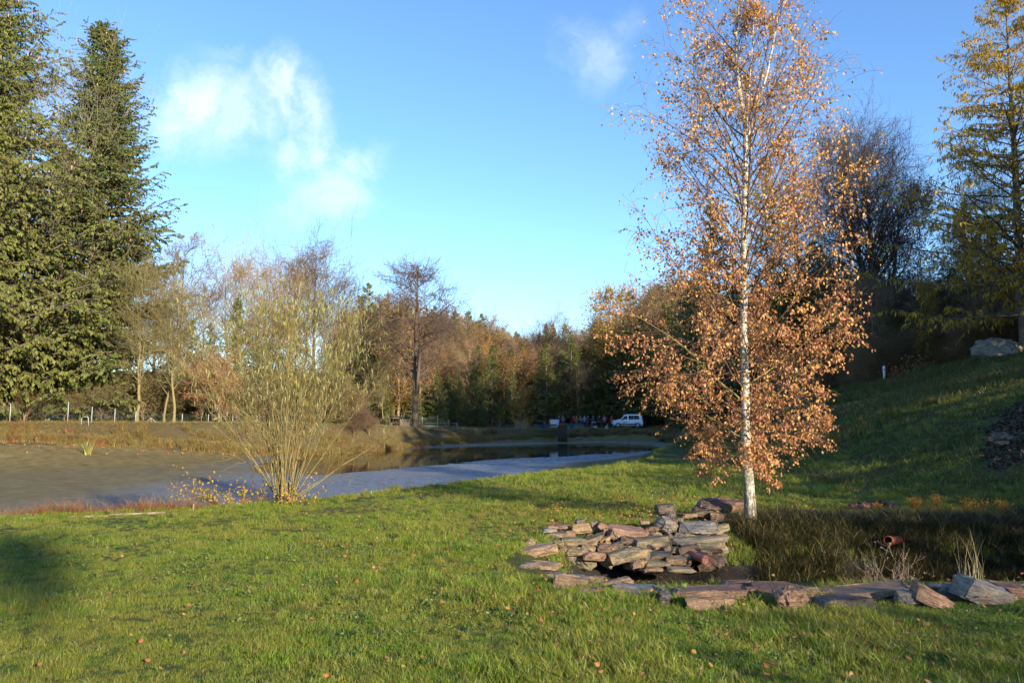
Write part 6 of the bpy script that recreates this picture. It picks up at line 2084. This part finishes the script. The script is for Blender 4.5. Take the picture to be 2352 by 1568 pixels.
# big rust and straw coloured clumps at the foot of the far bank
BIG_SRC = tuft_objs('bank_clump', [dict(n=70, h=0.75, spread=0.22, w_=0.022, lean=0.9), dict(n=60, h=0.55, spread=0.3, w_=0.022, lean=1.1)], G_dry) + tuft_objs('bank_clump', [dict(n=70, h=0.6, spread=0.25, w_=0.022, lean=1.0)], G_red) + tuft_objs('bank_clump', [dict(n=70, h=0.5, spread=0.3, w_=0.022, lean=1.0)], G_hill)
x = rs.uniform(-55, 20, 26000)
y = rs.uniform(46, 100, 26000)
dd = rim_d(x, y)
lim = np.interp(x, [-60, -20, -12, -5, 10, 20], [6.0, 5.5, 4.5, 3.2, 2.6, 2.2])
k = (far_side(x, y) > 0.5) & (dd < lim + 0.2) & (dd > lim * 0.2) & (hill(x, y) < 0.6) & (vnoise(x, y, 1.8, 61) + 0.6 * dd / lim > 0.25) & (rs.rand(26000) < 0.5)
x, y = x[k], y[k]
sel_ = np.clip(((vnoise(x, y, 4, 62) + 0.5 * rs.randn(len(x)) + 1.2) * 1.6).astype(int), 0, 3)
scatter('bank_clumps', np.stack([x, y, ground(x, y)], -1), rs.uniform(0.6, 1.3, len(x)), BIG_SRC, sel_, 'rust, straw and green coloured clumps of sedge at the foot of the far bank')

# dark rushes and hanging grass on the shaded bank of the ditch behind the stones
RU_SRC = tuft_objs('ditch_grass', [dict(n=60, h=0.32, spread=0.12, w_=0.006, lean=1.0), dict(n=50, h=0.22, spread=0.14, w_=0.007, lean=1.1)], G_rush)
x = rs.uniform(3.3, 11, 2600)
y = rs.uniform(10.3, 12.6, 2600)
k = ~on_stone(x, y) & (np.hypot(x - bb[0], y - bb[1]) > 0.16) & (y > 10.5 + 0.25 * vnoise(x, y, .7, 3)) & (rs.rand(2600) < np.interp(y, [10.3, 11.6, 12.6], [1, .8, .25]))
x, y = x[k], y[k]
scatter('ditch_grass', np.stack([x, y, ground(x, y)], -1), rs.uniform(0.5, 1.1, len(x)), RU_SRC, rs.randint(0, 2, len(x)), 'dark rushes and long grass hanging over the shaded ditch bank')

# red brown sedge at the left edge of the lawn
RE_SRC = tuft_objs('red_sedge', [dict(n=46, h=0.34, spread=0.14, w_=0.008, lean=1.0), dict(n=30, h=0.45, spread=0.10, w_=0.007, lean=0.8)], G_red)
px = rs.uniform(30, 420, 240)
x = np.array([at(p_, 1180, 13.6)[0] for p_ in px])
y = np.interp(px, [0, 200, 420], [13.25, 13.5, 14.0]) + rs.uniform(0, 0.6, 240)
scatter('red_sedge', np.stack([x, y, ground(x, y)], -1), rs.uniform(0.45, 1.0, 240) * np.interp(px, [30, 120, 350, 420], [0.8, 1, 1, .7]), RE_SRC, rs.randint(0, 2, 240), 'reddish brown sedge along the shore at the left edge of the lawn')


def tuft_thing(name, label, px, D, seed, mat, cat='plant', n=30, h=0.5, spread=0.1, w_=0.01, lean=0.5, nparts=None, x=None, **kw):
    """a single plant; its blades are parts when they are large enough to tell apart"""
    X_ = at(px, 1000, D)[0] if x is None else x
    e = thing(name, label, cat, (X_, D, gz(X_, D)))
    if nparts:
        for k_ in range(nparts):
            part('blade', tuft(1, h, spread, w_, lean, seed + k_, **kw), mat, e)
    else:
        part('blades', tuft(n, h, spread, w_, lean, seed, **kw), mat, e, kind='stuff')
    return e


tuft_thing('iris_plant', 'bright yellow green clump of sword shaped leaves on the left shore', 202, 50.5, 3, G_lush, nparts=26, h=1.35, spread=0.25, w_=0.06, lean=0.7)
tuft_thing('reed_clump', 'pale dry reed clump on the far bank in front of the orange larch', 1197, 92, 5, G_straw, n=110, h=1.5, spread=0.9, w_=0.035, lean=0.2)
tuft_thing('reed_clump', 'bent yellow reed standing left of the reed clump on the far bank', 1145, 91.5, 8, G_straw, n=10, h=1.7, spread=0.12, w_=0.07, lean=0.5)
tuft_thing('sedge_plant', 'single pale yellow blades rising out of the red sedge at the left', 212, 13.7, 9, G_lush, nparts=7, h=0.42, spread=0.05, w_=0.014, lean=0.3)
tuft_thing('sedge_plant', 'upright straw coloured blade at the right end of the red sedge', 378, 14.0, 11, G_lush, nparts=3, h=0.40, spread=0.03, w_=0.014, lean=0.35)
tuft_thing('rush_plant', 'clump of stiff olive rushes behind the pale grey stone', 2212, 8.25, 14, G_straw, nparts=34, h=0.62, spread=0.13, w_=0.006, lean=0.28)
tuft_thing('grass_tuft', 'tuft of pale stalks at the right side of the birch foot', 1786, 11.9, 16, G_straw, nparts=9, h=0.42, spread=0.05, w_=0.006, lean=0.15)
# dry umbel weed in front of the open pipe
M_dryweed = simple('dry_weed_stalk', (0.30, 0.22, 0.15), 0.9, var=0.3)
X_ = at(2062, 1300, 8.7)[0]
e = thing('dry_weed', 'dry brown branching weed standing in front of the open drain pipe', 'plant', (X_, 8.7, gz(X_, 8.7) + 0.05))
St = []
for i in range(9):
    az, el_ = rs.rand() * 6.28, R(rs.uniform(42, 85))
    d = np.array([math.cos(az) * math.cos(el_), math.sin(az) * math.cos(el_) * .5, math.sin(el_)])
    L = rs.uniform(0.6, 0.8)
    P2 = [np.zeros(3)]
    for j in range(6):
        d = unit(d + rs.randn(3) * .09)
        P2.append(P2[-1] + d * L / 6)
    St.append(P2)
St.append([[0.08, 0, 0], [0.09, 0, .15], [0.1, 0, .3], [.105, 0, .45], [.11, 0, .58], [.112, 0, .7], [.115, 0, .8]])
St = np.array(St)
SrR = np.tile(np.linspace(0.0045, 0.002, 7), (len(St), 1))
for i in range(len(St)):
    part('stalk', Geo().add(*tubes(St[i:i + 1], SrR[i:i + 1], 5)), M_dryweed, e)
A_, AR = kids(St[:9], SrR[:9], 9, 0.3, 1.0, 0.34, (30, 60), 0.3, 4, .14, .7, .6, rmin=0.0018)
A2, AR2 = kids(A_, AR, 6, 0.3, 1.0, 0.4, (30, 60), 0.2, 3, .2, .7, .6, rmin=0.0016)
part('twigs', Geo().add(*tubes(A_, AR, 3)).add(*tubes(A2, AR2, 3)), M_dryweed, e, kind='stuff')
sel = rs.randint(0, len(A2), 420)
part('seed_heads', Geo().add(*leaves(A2[sel, 2], unit(rs.randn(420, 3)), 0.012 + 0.012 * rs.rand(420), 0.35)), M_dryweed, e, kind='stuff')
# small weed by the capped pipe
X_ = at(1650, 1300, 9.6)[0]
e = thing('dry_weed', 'small reddish dry weed just right of the capped pipe', 'plant', (X_, 9.6, gz(X_, 9.6)))
part('stalks', tuft(26, .26, .12, .006, .4, 77), G_red, e, kind='stuff')
# nettle by the big purple slab
X_, Y_ = at(1567, 1362, 7.25)[:2]
e = thing('leafy_weed', 'small light green broad leaved weed at the left foot of the big purple slab', 'plant', (X_, Y_, gz(X_, Y_)))
n_ = 16
pp = np.stack([rs.randn(n_) * .06, rs.randn(n_) * .03, .03 + .1 * rs.rand(n_)], -1)
M_weed = leafmat('weed_leaf', [(0.10, 0.20, 0.03), (0.16, 0.26, 0.05), (0.22, 0.28, 0.05)], 0.3)
for i in range(n_):
    part('leaf', Geo().add(*birch_leaf(pp[i:i + 1], unit(rs.randn(1, 3) * [1, 1, .4]), np.array([rs.uniform(.04, .07)]))), M_weed, e)
# young golden shrublets on the hill
for i, (px, py, D) in enumerate(((2097, 1138, 13.7), (2150, 1140, 13.6), (2218, 1152, 13.2), (2250, 1158, 13.0), (2303, 1166, 12.7), (2013, 1140, 13.6))):
    X_ = at(px, py, D)[0]
    D_ = D
    e = thing('golden_shrub', ['golden brown shrublet on the shaded slope, second from the left of the row', 'tallest golden brown shrublet of the row on the slope, third from the left', 'golden brown shrublet in the middle right of the row on the slope',
                               'golden brown shrublet, second from the right of the row on the slope', 'rightmost golden brown shrublet of the row on the slope', 'very small shrublet, leftmost of the row on the slope'][i], 'shrub', (X_, D_, gz(X_, D_)), group='golden shrublets on the slope')
    s_ = (0.24, 0.30, 0.28, 0.26, 0.26, 0.14)[i]
    P0 = np.zeros((12, 5, 3))
    for j in range(12):
        d = unit(np.array([rs.randn() * .35, rs.randn() * .35, 1]))
        for k_ in range(1, 5):
            P0[j, k_] = P0[j, k_ - 1] + d * s_ / 4
            d = unit(d + rs.randn(3) * .12)
    part('stems', Geo().add(*tubes(P0, np.full((12, 5), .0025), 3)), B_twig, e, kind='stuff')
    q_ = P0[rs.randint(0, 12, 330), rs.randint(1, 5, 330)] + rs.randn(330, 3) * s_ * .09
    part('foliage', Geo().add(*leaves(q_, unit(rs.randn(330, 3) + [0, 0, .6]), .018 + .014 * rs.rand(330), .35)), L_larch_or, e, kind='stuff')
# russet fern-like plants and light shrub on the brush edge of the hill
for (px, D, k, lb) in ((2075, 44.5, L_red, 'small clump of glowing rust red leaves at the top left edge of the hill'), (2120, 42.8, L_brown, 'dry pale brown plant at the top edge of the hill')):
    X_ = at(px, 850, D)[0]
    e = thing('rust_plant', lb, 'plant', (X_, D, gz(X_, D)))
    q_ = rs.randn(500, 3) * [.55, .3, .35] + [0, 0, .5]
    part('stems', tuft(20, 1.0, .5, .02, .4, 3), G_straw, e, kind='stuff')
    part('foliage', Geo().add(*leaves(q_, unit(rs.randn(500, 3)), .1 + .06 * rs.rand(500), .4)), k, e, kind='stuff')

# ------------------------------------------------------------------ fallen leaves, mulch
L_fall = leafmat('fallen_leaf', [(0.24, 0.10, 0.045), (0.36, 0.15, 0.06), (0.30, 0.10, 0.05), (0.40, 0.20, 0.08), (0.38, 0.21, 0.05), (0.17, 0.075, 0.04)], 0.25, 0.5)


def litter(name, x, y, size, lab, mat, lift=0.03, flatn=0.45):
    n_ = len(x)
    z = ground(x, y) + lift * (0.5 + rs.rand(n_))
    an = rs.rand(n_) * 6.28
    d = unit(np.stack([np.cos(an), np.sin(an), rs.randn(n_) * flatn], -1))
    # leaves lie roughly flat
    pos = np.stack([x, y, z], -1)
    s = unit(np.cross(d, unit(np.array([0, 0, 1.0]) + rs.randn(n_, 3) * flatn)))
    nn = np.cross(d, s)
    sz = size[:, None]
    V = np.stack([pos, pos + d * sz * .3 + s * sz * .36 + nn * sz * .1, pos + d * sz * .65 + s * sz * .26 + nn * sz * .06, pos + d * sz, pos + d * sz * .65 - s * sz * .26 + nn * sz * .06, pos + d * sz * .3 - s * sz * .36 + nn * sz * .1], 1)
    b_ = np.arange(n_)[:, None] * 6
    o = link(name, Geo().add(V.reshape(-1, 3), np.concatenate([b_ + [0, 1, 2, 3], b_ + [0, 3, 4, 5]])).mesh(name, mat))
    return props(o, lab, 'leaves', kind='stuff')


x, y = fan(9500, 3.8, 24)
wgt = 0.10 + 0.75 * sstep(-5, 1.5, x) * sstep(22, 15, y)
k = (rim_d(x, y) < 0) & (ditch(x, y) < .3) & (rs.rand(9500) < wgt)
xa, ya = x[k], y[k]
xb, yb = rs.randn(1700) * 1.6 + 2.4, rs.randn(1700) * 1.7 + 12.8
xa, ya = np.concatenate([xa, xb]), np.concatenate([ya, yb])
litter('fallen_leaves', xa, ya, rs.uniform(.026, .046, len(xa)), 'orange brown birch leaves lying in the grass', L_fall, 0.075)
# leaves on the stones
xa, ya, za = [], [], []
dg = bpy.context.evaluated_depsgraph_get()
bpy.context.view_layer.update()
cnt = 0
xs3, ys3, zs3 = [], [], []
stone_objs = [o for o in list(wall.children) + list(edging.children)]
for o in stone_objs[:95]:
    for _ in range(3):
        if rs.rand() < 0.6:
            vz = max((o.matrix_world @ v.co for v in o.data.vertices), key=lambda q_: q_.z + 0.02 * rs.randn() * 3)
            xs3.append(vz.x + rs.randn() * .02); ys3.append(vz.y); zs3.append(vz.z + .004)
xs3, ys3, zs3 = map(np.array, (xs3, ys3, zs3))
o = litter('stone_leaves', xs3, ys3, rs.uniform(.03, .05, len(xs3)), 'orange leaves lying on the stones of the ditch', L_fall, 0, 0.2)
n_ = len(xs3)
co = np.zeros(n_ * 18, np.float32)
o.data.vertices.foreach_get('co', co)
co = co.reshape(n_, 6, 3)
co[:, :, 2] += (zs3 - ground(xs3, ys3))[:, None]
o.data.vertices.foreach_set('co', co.ravel())
# mulch bed and leaf patch
L_mulch = leafmat('mulch_chip', [(0.05, 0.03, 0.025), (0.09, 0.055, 0.04), (0.13, 0.08, 0.055), (0.035, 0.025, 0.02)], 0.05, 0.7)
for nm, poly, n_, lab, mt in (('mulch', MULCH, 5200, 'dark bark mulch bed on the hillside at the right edge', L_mulch), ('leaf_litter', LEAFP, 1500, 'patch of dark fallen leaves on the slope right of the birch', leafmat('dark_litter', [(0.14, 0.07, 0.04), (0.2, 0.1, 0.06), (0.08, 0.05, 0.03)], .1))):
    x = rs.uniform(poly[:, 0].min() - .4, poly[:, 0].max() + .4, n_ * 2)
    y = rs.uniform(poly[:, 1].min() - .4, poly[:, 1].max() + .4, n_ * 2)
    k = poly_dist(x, y, poly) + .25 * vnoise(x, y, .6, 50) > 0
    litter(nm, x[k], y[k], rs.uniform(.05, .11, k.sum()), lab, mt, 0.03)
# debris at the foot of the left bank and over the mud
x = rs.uniform(-45, -8, 9000)
y = rs.uniform(40, 66, 9000)
dd = rim_d(x, y)
lim = np.interp(x, [-60, -20, -12], [6, 5.5, 4.5])
k = (dd > lim - .4) & (dd < lim + 1.1 + 3.5 * rs.rand(9000) ** 4)
litter('shore_leaves', x[k], y[k], rs.uniform(.10, .2, k.sum()), 'brown leaves washed up along the foot of the left bank', L_fall, 0.03)
